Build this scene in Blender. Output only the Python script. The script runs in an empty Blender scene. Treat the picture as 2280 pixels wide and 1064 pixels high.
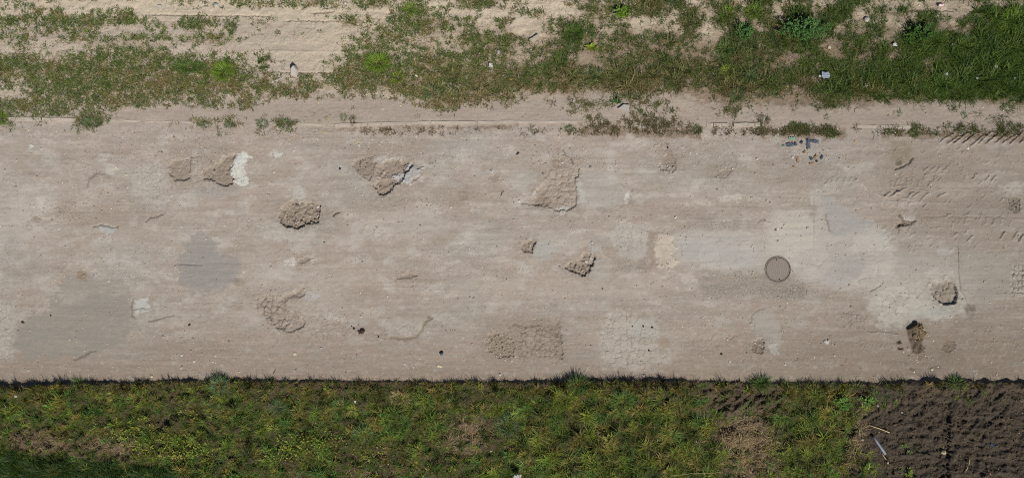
import bpy, bmesh, math, random
import numpy as np
from mathutils import Vector, Matrix, noise as mnoise
from math import radians as R, sin, cos, pi

# ------------------------------------------------------------------ camera, sky, sun, exposure
S = 0.011                                   # metres on the ground per map unit
def wx(u): return (u - 1140.0) * S
def wy(v): return (532.0 - v) * S
scene = bpy.context.scene
COL = scene.collection
CAM_H = 18.5
cd = bpy.data.cameras.new('camera'); cam = bpy.data.objects.new('camera', cd); COL.objects.link(cam)
cam.location = (0, 0, CAM_H); cam.rotation_euler = (0, 0, 0)
cd.sensor_width = 36.0; cd.lens = 36.0 * CAM_H / (2280 * S)
cd.clip_start = 0.1; cd.clip_end = 2000
scene.camera = cam
SUN_EL, SUN_DX, SUN_DY = R(47), 0.45, -0.89
saz = math.atan2(SUN_DX, SUN_DY)            # clockwise from +Y
w = bpy.data.worlds.new('World'); scene.world = w; w.use_nodes = True
wn = w.node_tree.nodes; bg = wn['Background']
sky = wn.new('ShaderNodeTexSky'); sky.sky_type = 'NISHITA'; sky.sun_disc = False
sky.sun_elevation = SUN_EL; sky.sun_rotation = saz
w.node_tree.links.new(sky.outputs[0], bg.inputs[0]); bg.inputs[1].default_value = 0.05
sl = bpy.data.lights.new('sun', 'SUN'); sl.energy = 4.4; sl.angle = R(0.53); sl.color = (1.0, 0.965, 0.915)
so = bpy.data.objects.new('sun', sl); COL.objects.link(so)
sv = Vector((SUN_DX * cos(SUN_EL), SUN_DY * cos(SUN_EL), sin(SUN_EL)))
so.rotation_euler = sv.to_track_quat('Z', 'Y').to_euler(); so.location = sv * 40
scene.view_settings.view_transform = 'Standard'; scene.view_settings.look = 'None'
scene.view_settings.exposure = 0.0; scene.view_settings.gamma = 1.0
GAIN = 1.12
scene.render.engine = 'CYCLES'; scene.cycles.use_denoising = False; scene.cycles.filter_width = 1.1

rng = np.random.default_rng(7); random.seed(7)

# ------------------------------------------------------------------ helpers
def lin(c):
    c = np.asarray(c, float) / 255.0
    return np.where(c <= 0.04045, c / 12.92, ((c + 0.055) / 1.055) ** 2.4)
def D(r, g, b): return lin((r, g, b)) / GAIN          # base colour of a surface seen sunlit as r,g,b
def ss(a, b, x):
    t = np.clip((x - a) / (b - a), 0, 1); return t * t * (3 - 2 * t)
PERM = np.random.default_rng(3).permutation(4096)
ANG = np.random.default_rng(4).random(4096) * 2 * pi
GX, GY = np.cos(ANG), np.sin(ANG)
def perlin(x, y, seed=0):
    x = np.asarray(x, float) + seed * 17.31; y = np.asarray(y, float) + seed * 9.77
    xi = np.floor(x).astype(np.int64); yi = np.floor(y).astype(np.int64)
    fx = x - xi; fy = y - yi
    def g(ix, iy, dx, dy):
        h = PERM[(PERM[ix & 4095] + iy) & 4095]; return GX[h] * dx + GY[h] * dy
    u = fx * fx * fx * (fx * (fx * 6 - 15) + 10); v = fy * fy * fy * (fy * (fy * 6 - 15) + 10)
    a = g(xi, yi, fx, fy); b = g(xi + 1, yi, fx - 1, fy); c = g(xi, yi + 1, fx, fy - 1); d = g(xi + 1, yi + 1, fx - 1, fy - 1)
    return ((a + u * (b - a)) + v * ((c + u * (d - c)) - (a + u * (b - a)))) * 1.5
def fbm(x, y, seed=0, oct=4, gain=0.5):
    s = 0; a = 1; t = 0
    for o in range(oct):
        s = s + a * perlin(x * 2 ** o, y * 2 ** o, seed + o * 3); t += a; a *= gain
    return s / t
VJ = np.random.default_rng(5).random((4096, 2))
def voronoi(x, y, seed=0, jit=0.85):
    """F1, F2, cell id, on unit cells"""
    x = x + seed * 13.7; y = y + seed * 7.9
    xi = np.floor(x).astype(np.int64); yi = np.floor(y).astype(np.int64)
    f1 = np.full(x.shape, 9.0); f2 = np.full(x.shape, 9.0); idc = np.zeros(x.shape, np.int64)
    for i in (-1, 0, 1):
        for j in (-1, 0, 1):
            h = PERM[(PERM[(xi + i) & 4095] + yi + j) & 4095]
            px = xi + i + 0.5 + (VJ[h, 0] - 0.5) * jit; py = yi + j + 0.5 + (VJ[h, 1] - 0.5) * jit
            d = np.hypot(px - x, py - y)
            m = d < f1
            f2 = np.where(m, f1, np.minimum(f2, d)); idc = np.where(m, h, idc); f1 = np.where(m, d, f1)
    return f1, f2, idc

# how thickly things grow, counted off in cells of 38 x 20 map units
TOPMAP = """332300001132235 455654764524784 321565688836558 555276323212532
245423450002000 001024126843313 452366767575767 588873665413688
655788564146533 322036356766535 234656513484846 765744436645689
334455203405231 412313456654644 125973636472585 887745546654879
661577676657862 000003566444678 535965766652696 887356468975688
242024556512212 100005664554567 456876575656786 677466768867899
563466666655333 410035895567665 247335667665786 427664757568999
867788886999794 310136997788767 679844666667866 547776778678999
757878898999995 413157998789767 878878967867787 786687878689999
336757768778765 656757677797778 777667876856887 766887888799999
124666546656535 667515435697777 333444665313675 534776877787877
888777676444526 200002113477545 313555465312553 224551323242244
847535300000011 000002000143111 101432154311543 011202131123223
713157310015352 453004000000101 100056578731114 232210001212222
300043000001221 542013545453213 352755556563446 586731356544555"""
BOTMAP = """334343333444755 342353334444443 446666554332535 667652322462211
667765666566766 556544666776666 677867555533433 888876561151311
778877776766777 667776788787667 779988767785443 688888741123111
887877877657677 687777788887788 889998888864533 787787410010010
878878776457578 888787888987458 889998899985333 688874210000000
855777785456578 887887888986338 888988899977222 698942110000000
733576548887667 778858887775237 889988988986322 588942110100100
632343337988877 588878656764446 999889998888322 589951033200000
985435338888876 888765745755467 999899989999842 688954314000000
998888535898976 865876766865678 889998989998533 587746520000000
999799888899987 875874455876888 889998888999533 477754523000000"""
def parse(s): return np.array([[int(ch) for ch in row.replace(' ', '')] for row in s.split('\n')], float)
TM, BM = parse(TOPMAP), parse(BOTMAP)
def sample(M, v0, u, v):
    x = np.clip(u / 38 - .5, 0, 58.999); y = np.clip((v - v0) / 20 - .5, 0, M.shape[0] - 1.001)
    i = x.astype(int); j = y.astype(int); fx = x - i; fy = y - j
    fx = ss(0, 1, fx); fy = ss(0, 1, fy)
    return (M[j, i] * (1 - fx) + M[j, i + 1] * fx) * (1 - fy) + (M[j + 1, i] * (1 - fx) + M[j + 1, i + 1] * fx) * fy

# ------------------------------------------------------------------ the ground as one height field (u, v = map units, v grows towards the viewer's foot of the map)
STEP = 1.3
def axis(a, b, step, far):
    core = np.arange(a, b + step, step); e = []; d = step; p = 0
    while p < far: d *= 1.22; p += d; e.append(p)
    e = np.array(e); return np.concatenate([(core[0] - e)[::-1], core, core[-1] + e])
UA = axis(-70, 2350, STEP, 30000); VA = axis(-60, 1124, STEP, 30000)
U, V = np.meshgrid(UA, VA)
NU, NV = len(UA), len(VA)
H = np.zeros(U.shape); C = np.zeros(U.shape + (3,)); G = np.full(U.shape, 0.4)   # height (m), base colour, grit

def kerb_v(u): return np.interp(u, [-100, 0, 400, 600, 740, 900, 1140, 1285, 1600, 1900, 2280, 2400], [268, 269, 275, 282, 285, 279, 277, 277, 283, 286, 294, 296])
def edge_v(u): return np.interp(u, [-100, 0, 250, 500, 720, 1140, 1500, 1700, 1950, 2050, 2280, 2400], [862, 860, 852, 847, 849, 851, 848, 852, 853, 847, 850, 852])
def verge_v(u): return np.interp(u, [-100, 0, 220, 500, 600, 700, 780, 900, 950, 1150, 1250, 1500, 1560, 1640, 1800, 1900, 2100, 2280, 2400],
                                 [250, 250, 248, 226, 222, 205, 210, 215, 238, 222, 210, 205, 225, 232, 236, 238, 222, 235, 235])

def mixc(mask, col, amt=1.0):
    global C
    m = (np.clip(mask, 0, 1) * amt)[..., None]; C = C * (1 - m) + np.asarray(col) * m
def win(u0, u1, v0, v1):
    i0, i1 = np.searchsorted(UA, [u0, u1]); j0, j1 = np.searchsorted(VA, [v0, v1]); return slice(j0, j1 + 1), slice(i0, i1 + 1)
def sdf(pts, u, v):
    d = np.full(u.shape, 1e9); ins = np.zeros(u.shape, bool); n = len(pts)
    for k in range(n):
        ax, ay = pts[k]; bx, by = pts[(k + 1) % n]
        ex, ey = bx - ax, by - ay
        t = np.clip(((u - ax) * ex + (v - ay) * ey) / (ex * ex + ey * ey), 0, 1)
        d = np.minimum(d, np.hypot(u - ax - t * ex, v - ay - t * ey))
        c = ((ay > v) != (by > v)) & (u < (bx - ax) * (v - ay) / (by - ay + 1e-9) + ax); ins ^= c
    return np.where(ins, -d, d)
def region(pts, warp=6.0, wl=18.0, seed=1, pad=30):
    p = np.array(pts, float)
    sl_ = win(p[:, 0].min() - pad, p[:, 0].max() + pad, p[:, 1].min() - pad, p[:, 1].max() + pad)
    u, v = U[sl_], V[sl_]
    return sl_, sdf(pts, u + fbm(u / wl, v / wl, seed, 3) * warp, v + fbm(u / wl, v / wl, seed + 40, 3) * warp), u, v
def ell(cx, cy, rx, ry, rot=0, n=18):
    a = np.linspace(0, 2 * pi, n, endpoint=False); c, s = cos(R(rot)), sin(R(rot))
    return [(cx + rx * cos(t) * c - ry * sin(t) * s, cy + rx * cos(t) * s + ry * sin(t) * c) for t in a]
def rect(a, b, c, d): return [(a, c), (b, c), (b, d), (a, d)]
def patch(pts, col, amt=0.8, soft=8, warp=8, wl=20, seed=1, dh=0, grit=None, crumble=0.6):
    """a spot where the surface itself has another colour"""
    sl_, d, u, v = region(pts, warp, wl, seed, pad=soft + 30)
    d = d + crumble * (11 * fbm(u / 6, v / 4.5, seed + 9, 3) + 18 * fbm(u / 26, v / 15, seed + 19, 2))
    m = 1 - ss(-soft, soft * 0.7, d)
    mm = np.clip(m * amt * (0.88 + 0.55 * fbm(u / 13, v / 9, seed + 29, 3)) , 0, 1)[..., None]; C[sl_] = C[sl_] * (1 - mm) + np.asarray(col) * mm
    if dh: H[sl_] += dh * m
    if grit is not None: G[sl_] = G[sl_] * (1 - m) + grit * m
    return sl_, d, m
def cracks(pts, cell=12, depth=0.012, width=0.14, col=None, soft=10, seed=1, jit=0.8, ax=1.0, warp=8, dome=0.0, amt=0.75):
    sl_, d, u, v = region(pts, warp, 18, seed)
    m = 1 - ss(-soft, 2, d)
    wu = u + 1.4 * fbm(u / 9, v / 9, seed + 5, 2) * 3; wv = v + 1.4 * fbm(u / 9, v / 9, seed + 6, 2) * 3
    f1, f2, idc = voronoi(wu / (cell * ax), wv / cell, seed, jit)
    live = ss(-.4, 0.02, fbm(u / 22, v / 18, seed + 8, 3)) * .85 + .15
    g = (1 - ss(0.0, width, f2 - f1)) * m * live
    depth, amt = depth * 1.05, amt * .8
    H[sl_] += -depth * g + dome * (1 - ss(0.1, 0.7, f1)) * m + (VJ[idc, 0] - 0.5) * 0.006 * m
    k = (g * amt)[..., None]; C[sl_] = C[sl_] * (1 - k) + (D(118, 104, 88) if col is None else col) * k
    k = ((VJ[idc, 1] - 0.5) * 0.10 * m)[..., None]; C[sl_] *= 1 + k
def stroke(pts, width=3, amp=-0.01, col=None, amt=0.7, warp=3, seed=1, oneside=0):
    p = np.array(pts, float); pad = width * 3 + 8
    sl_ = win(p[:, 0].min() - pad, p[:, 0].max() + pad, p[:, 1].min() - pad, p[:, 1].max() + pad)
    u, v = U[sl_], V[sl_]; uu = u + warp * fbm(u / 8, v / 8, seed, 2); vv = v + warp * fbm(u / 8, v / 8, seed + 3, 2)
    d = np.full(u.shape, 1e9)
    for k in range(len(pts) - 1):
        ax_, ay = pts[k]; ex, ey = pts[k + 1][0] - ax_, pts[k + 1][1] - ay
        t = np.clip(((uu - ax_) * ex + (vv - ay) * ey) / (ex * ex + ey * ey + 1e-9), 0, 1)
        d = np.minimum(d, np.hypot(uu - ax_ - t * ex, vv - ay - t * ey) * (1 + 0.5 * t if k == len(pts) - 2 else 1))
    g = np.exp(-(d / (width * 0.6)) ** 2); H[sl_] += amp * g
    if col is not None:
        k = (g * amt)[..., None]; C[sl_] = C[sl_] * (1 - k) + np.asarray(col) * k
HOLES = []
def pothole(pts, depth=0.05, seed=1, rubble=0.0, lump=9, col=None, warp=7, soft=10, sharp=2.0, amt=0.5, wl=14):
    """a broken-out hollow: steep wall towards the low sun side, easy slope on the other, lumps on its floor"""
    p = np.array(pts, float); cx, cy = p.mean(0)
    sl_, d, u, v = region(pts, warp, wl, seed)
    d = d + 3.5 * fbm(u / 5, v / 5, seed + 11, 2)
    dx, dy = u - cx, v - cy; r = np.hypot(dx, dy) + 1e-6
    away = np.clip((-0.45 * dx - 0.85 * dy) / r, 0, 1)
    wdt = sharp + soft * away
    m = ss(0, 1, np.clip(-d / wdt, 0, 1))
    H[sl_] -= depth * m * (0.85 + 0.3 * fbm(u / 14, v / 14, seed + 2, 2))
    hl = (1 - ss(-4, 24, d + 14 * fbm(u / 9, v / 7, seed + 12, 3))) * (1 - .8 * ss(-.1, .35, fbm(u / 11, v / 8, seed + 13, 2)))
    H[sl_] += hl * (.007 * fbm(u / 4, v / 3.5, seed + 14, 2) + .004 * perlin(u / 2.2, v / 2.2, seed)) - hl * depth * .10
    k = (hl * .5)[..., None]; C[sl_] = C[sl_] * (1 - k) + D(154, 141, 125) * (1 + .2 * fbm(u / 4, v / 4, seed + 15, 2))[..., None] * k; G[sl_] += hl * .7
    if rubble > 0:
        for (cell, amp, th) in ((lump * 1.3, 0.026, 0.5), (lump * .7, 0.016, 0.4), (lump * 0.4, 0.010, 0.2)):
            f1, f2, idc = voronoi(u / cell, v / cell, seed + int(cell), 0.95)
            on = (VJ[idc, 0] > th) * (0.4 + 0.6 * VJ[idc, 1])
            H[sl_] += .7 * rubble * amp * (1 - ss(0.15, 0.5, f1)) * on * m
            k = (m * on * (1 - ss(0.2, 0.45, f1)) * 0.25 * rubble)[..., None]
            C[sl_] = C[sl_] * (1 - k) + D(172, 160, 142) * k
    mm = (ss(-0.1, 0.6, m) * m * amt)[..., None]
    cc = (D(144, 130, 114) if col is None else np.asarray(col))
    C[sl_] = C[sl_] * (1 - mm) + cc * (1 + 0.22 * fbm(u / 6, v / 6, seed + 7, 3))[..., None] * mm
    G[sl_] = G[sl_] * (1 - m) + 1.2 * m
    HOLES.append((pts, depth, seed))

KV, EV, VV = kerb_v(U), edge_v(U), verge_v(U)
rag = 5 * fbm(U / 14, V / 9, 31, 3) + 5 * ss(950, 1100, U) * fbm(U / 36, V * 0, 39, 3)
road_m = ss(-3, 3, V - KV + rag * 0.3) * ss(-2.5, 2.5, EV - V + rag * 1.0)
path_m = ss(-12, 12, V - VV + rag * 3) * ss(-3, 3, KV - V)
top_m = (V < KV) * (1 - path_m)
bot_m = ss(-2.5, 2.5, V - EV - rag * 1.0)

# --- road: dust over old asphalt
big = fbm(U / 260, V / 120, 11, 4); mid = fbm(U / 70, V / 34, 12, 4); fine = fbm(U / 9, V / 5, 13, 3)
streak = fbm(U / 170, V / 3.6, 14, 3); streak2 = fbm(U / 60 + 3 * big, V / 2.2, 15, 2)
stm = ss(-0.15, 0.35, fbm(U / 300, V / 70, 16, 3)) * 0.8 + 0.2
dust = D(169, 157, 145); grey = D(167, 162, 154); tan = D(167, 152, 137); pale = D(190, 181, 169)
C[:] = dust
mixc(ss(0.02, 0.4, big), grey, 0.55); mixc(ss(0.02, 0.4, -big), tan, 0.5)
mixc(ss(0.12, 0.5, mid), pale, 0.5); mixc(ss(0.12, 0.5, -mid), D(160, 146, 131), 0.5)
# the kerb-side and field-side lanes carry more brown earth
mixc(ss(60, 0, EV - V) * (0.8 + 0.5 * mid), D(148, 131, 112), 0.8)
mixc(ss(170, 20, EV - V) * (0.7 + mid), D(153, 138, 121), 0.75)
mixc(ss(.12, .34, fbm(U / 62, V / 34, 41, 4)) * ss(40, 120, EV - V), D(186, 179, 169), .55)
mixc(ss(.10, .4, fbm(U / 110, V / 22, 42, 4)), D(156, 143, 128), .5)
mixc(ss(14, 0, EV - V + 22 * fbm(U / 16, V / 7, 48, 3)), D(120, 102, 84), .7)
mixc(ss(45, 5, V - KV) * (0.6 + mid), D(166, 151, 137), 0.6)
mixc(ss(1750, 2300, U) * 1.0, D(158, 146, 131), 0.4); mixc(ss(1200, 2200, U) * ss(640, 820, V), D(146, 132, 115), .6); mixc(ss(560, 800, V) * (.6 + mid), D(160, 146, 130), .4)
gritty = ss(-.05, .35, fbm(U / 80, V / 36, 18, 4)); m10 = fbm(U / 18, V / 12, 19, 4); m3 = perlin(U / 3.1, V / 2.7, 20)
mixc(ss(.1, .45, fbm(U / 34, V / 20, 22, 4)), D(164, 158, 146), .45); mixc(ss(.12, .5, -m10), D(158, 144, 129), .4); mixc(ss(.15, .5, m10), D(188, 178, 166), .35)
C *= (1 + 0.04 * streak * stm + 0.03 * streak2 * stm + 0.15 * fine + 0.06 * mid + .16 * m3 * (.35 + gritty) + .10 * fbm(U / 120, V / 11, 43, 3))[..., None]
H += .004 * fbm(U / 150, V / 12, 44, 3) + .006 * fbm(U / 30, V / 20, 45, 4) * (.4 + gritty)
H += .0016 * m3 * gritty + .003 * m10
H += 0.012 * big + 0.007 * mid + 0.0022 * streak * stm + 0.0014 * streak2 * stm + 0.0016 * fbm(U / 7, V / 6, 17, 3)

# --- path strip and sandy ground above the kerb
pc = D(167, 154, 140)[None, None] * (1 + 0.10 * mid + 0.10 * fine + 0.10 * fbm(U / 90, V / 5, 21, 3))[..., None]
pc = pc * (1 - (ss(0, 0.4, mid)[..., None] * 0.25)) + D(178, 165, 148) * (ss(0, 0.4, mid)[..., None] * 0.25)
C = C * (1 - path_m[..., None]) + pc * path_m[..., None]
sand = D(199, 184, 161)[None, None] * (1 + 0.12 * mid + 0.10 * fine)[..., None]
lp = ss(26, 60, V + 6 * mid) * ss(900, 600, U)
sand = sand * (1 - lp[..., None]) + (D(184, 170, 152)[None, None] * (1 + 0.07 * fine + 0.07 * fbm(U / 80, V / 6, 24, 3))[..., None]) * lp[..., None]
rp = np.clip(ss(700, 1500, U) * ss(20, 130, V) * 0.9 + ss(1500, 2200, U) * 0.45, 0, 1)
sand = sand * (1 - rp[..., None]) + (D(136, 119, 100)[None, None] * (1 + 0.25 * mid + 0.2 * fine)[..., None]) * rp[..., None]
pv = ss(0.05, 0.35, fbm(U / 45, V / 25, 23, 3)) * ss(600, 900, U) * ss(120, 80, V)
sand = sand * (1 - 0.7 * pv[..., None]) + D(205, 189, 164) * 0.7 * pv[..., None]
C = C * (1 - (top_m)[..., None]) + sand * (top_m)[..., None]
dT = np.where((V > -20) & (V < 270), sample(TM, 0, U, V), 6 * (V < 0)); kT = (top_m * ss(2.5, 7, dT) * (.55 + .5 * ss(200, 1200, U)) * (.8 + .6 * fbm(U / 14, V / 9, 47, 3)))
mixc(kT, D(132, 117, 96), .8)
H += top_m * (0.02 * fbm(U / 22, V / 14, 25, 4) + 0.018 * np.abs(fbm(U / 9, V / 7, 26, 3)) * (0.3 + 0.7 * ss(0, 0.2, fbm(U / 120, V / 30, 27, 2)) + rp)) + path_m * 0.004 * fbm(U / 10, V / 8, 28, 3)
H += ss(20, -60, V - 140) * 0.04
G = np.where(V < KV, 0.55 + 0.5 * top_m, G)

# --- earth on the field side: bank a hand higher than the road, then verge and tilled soil
earth = D(84, 71, 56)[None, None] * (1 + 0.35 * mid + 0.3 * fine)[..., None]
dark = D(83, 74, 64)[None, None] * (1 + 0.28 * mid + 0.28 * fine + 0.2 * fbm(U / 30, V / 10, 33, 3))[..., None]
soil_m = ss(1880, 1960, U + 60 * fbm(U / 30, V / 30, 34, 3) + ss(960, 860, V) * 10)
bc = earth * (1 - soil_m[..., None]) + dark * soil_m[..., None]
tp = (1 - ss(-30, 30, sdf([(0, 960), (90, 950), (200, 975), (330, 985), (390, 1015), (300, 1040), (180, 1020), (60, 1000), (-80, 1000), (-80, 965)], U, V)))
bc = bc * (1 - 0.7 * tp[..., None]) + D(128, 108, 90) * 0.7 * tp[..., None]
C = C * (1 - bot_m[..., None]) + bc * bot_m[..., None]
bank = np.interp(UA, [-100, 0, 230, 300, 520, 700, 1100, 1250, 1480, 1560, 1650, 2000, 2060, 2400], [.13, .13, .09, .06, .09, .05, .04, .10, .11, .04, .05, .06, .11, .07])[None, :]
drop = ss(0, 70, V - EV - 15)
H += bot_m * (bank * (1 + 1.1 * fbm(U / 20, V / 20, 35, 3)) + (.13 * fbm(U / 40, V / 30, 40, 2) + .05 * fbm(U / 13, V / 12, 46, 2)) * (1 - soil_m) * ss(4, 20, V - EV) - 0.05 * drop + (0.035 * fbm(U / 26, V / 22, 36, 4) + 0.02 * np.abs(fbm(U / 8, V / 8, 37, 3))) * (1 - .65 * soil_m))
H -= ss(12, 0, EV - V) * 0.012 * (V < EV)
G = G * (1 - bot_m) + 1.0 * bot_m

# tilled field: wheel tracks with lug prints running away from the road
def lugs(u0, u1, v0, v1, period, amp, slant, seed, wd=0.5, phase=0):
    sl_ = win(u0 - 12, u1 + 12, v0 - 12, v1 + 12); u, v = U[sl_], V[sl_]
    e = ss(u0 - 6, u0 + 6, u) * ss(u1 + 6, u1 - 6, u) * ss(v0 - 8, v0 + 8, v) * ss(v1 + 8, v1 - 8, v)
    t = (v + slant * (u - (u0 + u1) / 2) + 2.6 * fbm(u / 16, v / 16, seed, 3)) / period + phase
    f = np.abs((t % 1) - 0.5) * 2
    k = ss(wd + 0.25, wd - 0.1, f) * (0.55 + 0.45 * ss(-0.3, 0.3, fbm(u / 18, v / 12, seed + 4, 2)))
    H[sl_] += amp * k * e - amp * 0.35 * e
    C[sl_] *= (1 + 0.16 * (k - 0.4) * e)[..., None]
lugs(1975, 2096, 935, 1130, 17, 0.022, 0.10, 51); lugs(2118, 2190, 945, 1130, 15, 0.020, -0.05, 52); lugs(2196, 2360, 930, 1130, 15, 0.020, -0.12, 53)
lugs(1990, 2040, 880, 935, 24, 0.035, 0.75, 54); lugs(2040, 2085, 880, 935, 24, 0.035, -0.75, 55, phase=.3)
lugs(2140, 2178, 870, 960, 22, 0.034, 0.8, 56); lugs(2196, 2236, 865, 965, 22, 0.036, 0.85, 57); lugs(2236, 2275, 870, 930, 24, 0.034, -0.8, 58, phase=.2)
lugs(1985, 2010, 905, 930, 5, 0.012, 4, 59)
lugs(1590, 1740, 872, 915, 20, 0.055, 0.9, 60); lugs(1610, 1760, 905, 935, 17, 0.045, -0.7, 66); lugs(1850, 1960, 905, 935, 18, .04, .6, 67)
for (a, b, wv, am) in (((2108, 900), (2104, 1130), 9, -0.085), ((2131, 905), (2131, 950), 5, -0.06), ((2192, 930), (2196, 1130), 5, 0.03), ((1972, 925), (1974, 1050), 4, 0.03),
                       ((1962, 930), (1964, 1010), 3, 0.02), ((2118, 905), (2122, 950), 7, 0.03), ((2088, 990), (2090, 1130), 10, -0.05), ((1700, 930), (1850, 905), 8, -0.05), ((1880, 985), (1905, 940), 10, -0.06)):
    mixc((1 - ss(-10, 14, sdf(rect(1560, 1765, 853, 930), U, V) + 14 * fbm(U / 12, V / 12, 85, 3))) * bot_m, D(98, 84, 70), .75) if a == (2108, 900) else None
    stroke([a, ((a[0] + b[0]) / 2 + 2, (a[1] + b[1]) / 2), b], wv, am, None, warp=7, seed=int(a[0]))
patch(ell(2135, 945, 22, 22), D(104, 89, 73), 0.8, 14, seed=71); patch(ell(2240, 862, 60, 14), D(104, 90, 76), 0.7, 12, seed=72)
patch(ell(2080, 868, 60, 18), D(105, 90, 75), 0.6, 12, seed=73)
patch(rect(1600, 1720, 860, 905), D(88, 74, 62), 0.8, 15, seed=74)
patch(ell(1660, 985, 70, 75), D(126, 108, 88), 0.8, 18, seed=75); patch(ell(1040, 970, 45, 45), D(132, 112, 94), 0.9, 12, seed=76)
H += soil_m * bot_m * (.010 * fbm(U / 6, V / 70, 80, 3) + .012 * fbm(U / 22, V / 200, 81, 2)); C *= (1 + .12 * soil_m * bot_m * fbm(U / 7, V / 60, 82, 3))[..., None]
sl_ = win(1950, 2400, 850, 1150); cl = voronoi(U[sl_] / 7, V[sl_] / 7, 77); H[sl_] += 0.012 * (1 - ss(0.1, 0.5, cl[0])) * (VJ[cl[2], 0] > 0.62) * bot_m[sl_]

# --- worn places in the road
BL = D(170, 165, 161); PG = D(190, 185, 177); WH = D(208, 203, 193); GG = D(163, 157, 147); BR = D(132, 112, 90); DK = D(112, 98, 84)
patch(ell(1860, 560, 150, 80, 12), D(196, 189, 178), .75, 26, 14, seed=501); patch(ell(1620, 560, 130, 50), D(188, 181, 171), .6, 24, seed=502); patch(ell(2050, 640, 130, 70), D(192, 184, 172), .6, 24, seed=503)
patch(ell(1240, 540, 70, 30), D(182, 173, 161), .45, 18, seed=504); patch(ell(1420, 770, 110, 55), D(178, 169, 157), .45, 20, seed=505); patch(ell(900, 500, 110, 40), D(184, 175, 163), .4, 24, seed=506); patch(ell(660, 690, 120, 60), D(182, 172, 160), .4, 24, seed=507)
patch(ell(60, 480, 90, 60), D(184, 176, 165), .4, 24, seed=508); patch(ell(640, 620, 200, 30), D(184, 174, 161), .35, 20, seed=509); patch(ell(1250, 640, 260, 30, -2), D(182, 170, 155), .4, 18, seed=510)
for k, (x, y, a, b) in enumerate(((850, 330, 110, 22), (840, 450, 90, 26), (1010, 430, 60, 30), (1230, 490, 70, 14), (1560, 360, 90, 30), (720, 500, 50, 34), (1520, 480, 120, 18), (430, 330, 90, 20), (1150, 720, 90, 22), (1760, 380, 120, 34), (2050, 380, 110, 50), (2150, 470, 120, 50), (2060, 800, 120, 26), (1850, 780, 140, 20), (60, 600, 90, 18), (1680, 640, 120, 22), (400, 780, 110, 22), (260, 480, 120, 30))):
    patch(ell(x, y, a, b), D(156, 143, 128), .5, 20, 12, 26, seed=520 + k, grit=1.1)
patch([(395, 590), (405, 545), (420, 520), (455, 510), (490, 560), (535, 580), (540, 610), (505, 640), (470, 655), (430, 655), (400, 625)], D(151, 145, 138), .95, 5, 14, 34, seed=101, grit=.4, crumble=.8)
patch(ell(468, 600, 60, 42), D(147, 142, 136), .5, 14, seed=102)
patch([(30, 740), (60, 708), (110, 690), (125, 650), (155, 615), (190, 605), (290, 640), (298, 700), (280, 760), (180, 795), (60, 800), (35, 775)], D(153, 146, 135), .95, 3, 12, 34, seed=103, grit=.4, crumble=.9); patch(ell(130, 770, 60, 10), dust, .5, 8, seed=603); patch(ell(250, 650, 40, 14), dust, .45, 8, seed=604); patch(ell(160, 660, 30, 12), pale, .35, 8, seed=605)
patch([(205, 650), (235, 645), (300, 670), (290, 705), (200, 700), (120, 690), (180, 680)], D(146, 141, 131), .6, 9, seed=104)
patch(ell(75, 745, 40, 25), D(154, 149, 141), .5, 14, seed=105)
patch(ell(185, 611, 15, 10, 20), D(137, 118, 92), .8, 6, seed=106)
patch(rect(-80, 32, 672, 805), D(186, 179, 168), .7, 12, seed=107); cracks(rect(-80, 36, 665, 810), 11, .008, .13, seed=107)
patch([(297, 667), (328, 662), (334, 688), (305, 703), (296, 695)], D(188, 187, 179), .95, 3, 4, seed=108, grit=.1)
stroke([(296, 690), (315, 686), (333, 688)], 2, -.006, DK); stroke([(314, 686), (312, 698)], 2, -.006, DK); stroke([(296, 665), (292, 680), (294, 702), (300, 707)], 4, -.015, D(130, 112, 96))
patch(ell(350, 683, 8, 14), PG, .5, 5, seed=109)
patch(ell(335, 400, 42, 45, 30), D(184, 177, 166), .65, 16, seed=110); cracks([(300, 355), (360, 355), (372, 410), (395, 420), (380, 455), (330, 450), (295, 400)], 8.5, .007, .15, seed=110)
patch(ell(92, 452, 14, 10), WH, .5, 6, seed=111); patch(ell(70, 480, 50, 45), D(190, 180, 168), .4, 20, seed=112)
patch(ell(480, 425, 55, 16), D(163, 158, 153), .7, 10, seed=113)
# low dome, the shade along its upper rim painted in as darker colour
sl_ = win(150, 300, 340, 470); dd = np.hypot(U[sl_] - 222, V[sl_] - 414); H[sl_] += 0.022 * ss(32, 20, dd + 5 * fbm(U[sl_] / 12, V[sl_] / 10, 7, 2)) * ss(450, 395, V[sl_])
stroke([(196, 418), (203, 398), (218, 389), (234, 388), (244, 394)], 5, .004, D(128, 118, 106), .35, seed=114)
patch([(210, 500), (250, 502), (258, 508), (245, 518), (228, 519), (212, 506)], D(180, 180, 175), .9, 3, 4, seed=115); stroke([(210, 503), (222, 501), (240, 502), (247, 507), (262, 504)], 3.5, -.022, D(128, 114, 100), seed=115)
stroke([(325, 492), (333, 484), (348, 482), (362, 477)], 3.5, -.022, D(128, 114, 100), seed=116)
for k in range(9): patch(ell(60 + 12 * k + rng.normal(0, 4), 500 - 6 * k + rng.normal(0, 6), 13, 6), D(142, 129, 115), .5, 6, seed=120 + k, dh=-.006)
pothole([(370, 366), (378, 354), (400, 350), (425, 354), (424, 375), (422, 397), (405, 404), (388, 403), (376, 388)], .045, 130, rubble=.15, warp=4)
pothole([(452, 378), (475, 362), (500, 345), (524, 339), (521, 360), (512, 384), (521, 398), (512, 412), (500, 419), (487, 411), (470, 402), (450, 402), (446, 388)], .055, 131, rubble=.45, warp=5, lump=8)
patch([(527, 343), (545, 335), (556, 350), (546, 372), (541, 380), (553, 396), (555, 408), (541, 415), (528, 405), (515, 390), (517, 366)], D(207, 206, 197), .97, 2.5, 3, seed=132, grit=.1)
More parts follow.
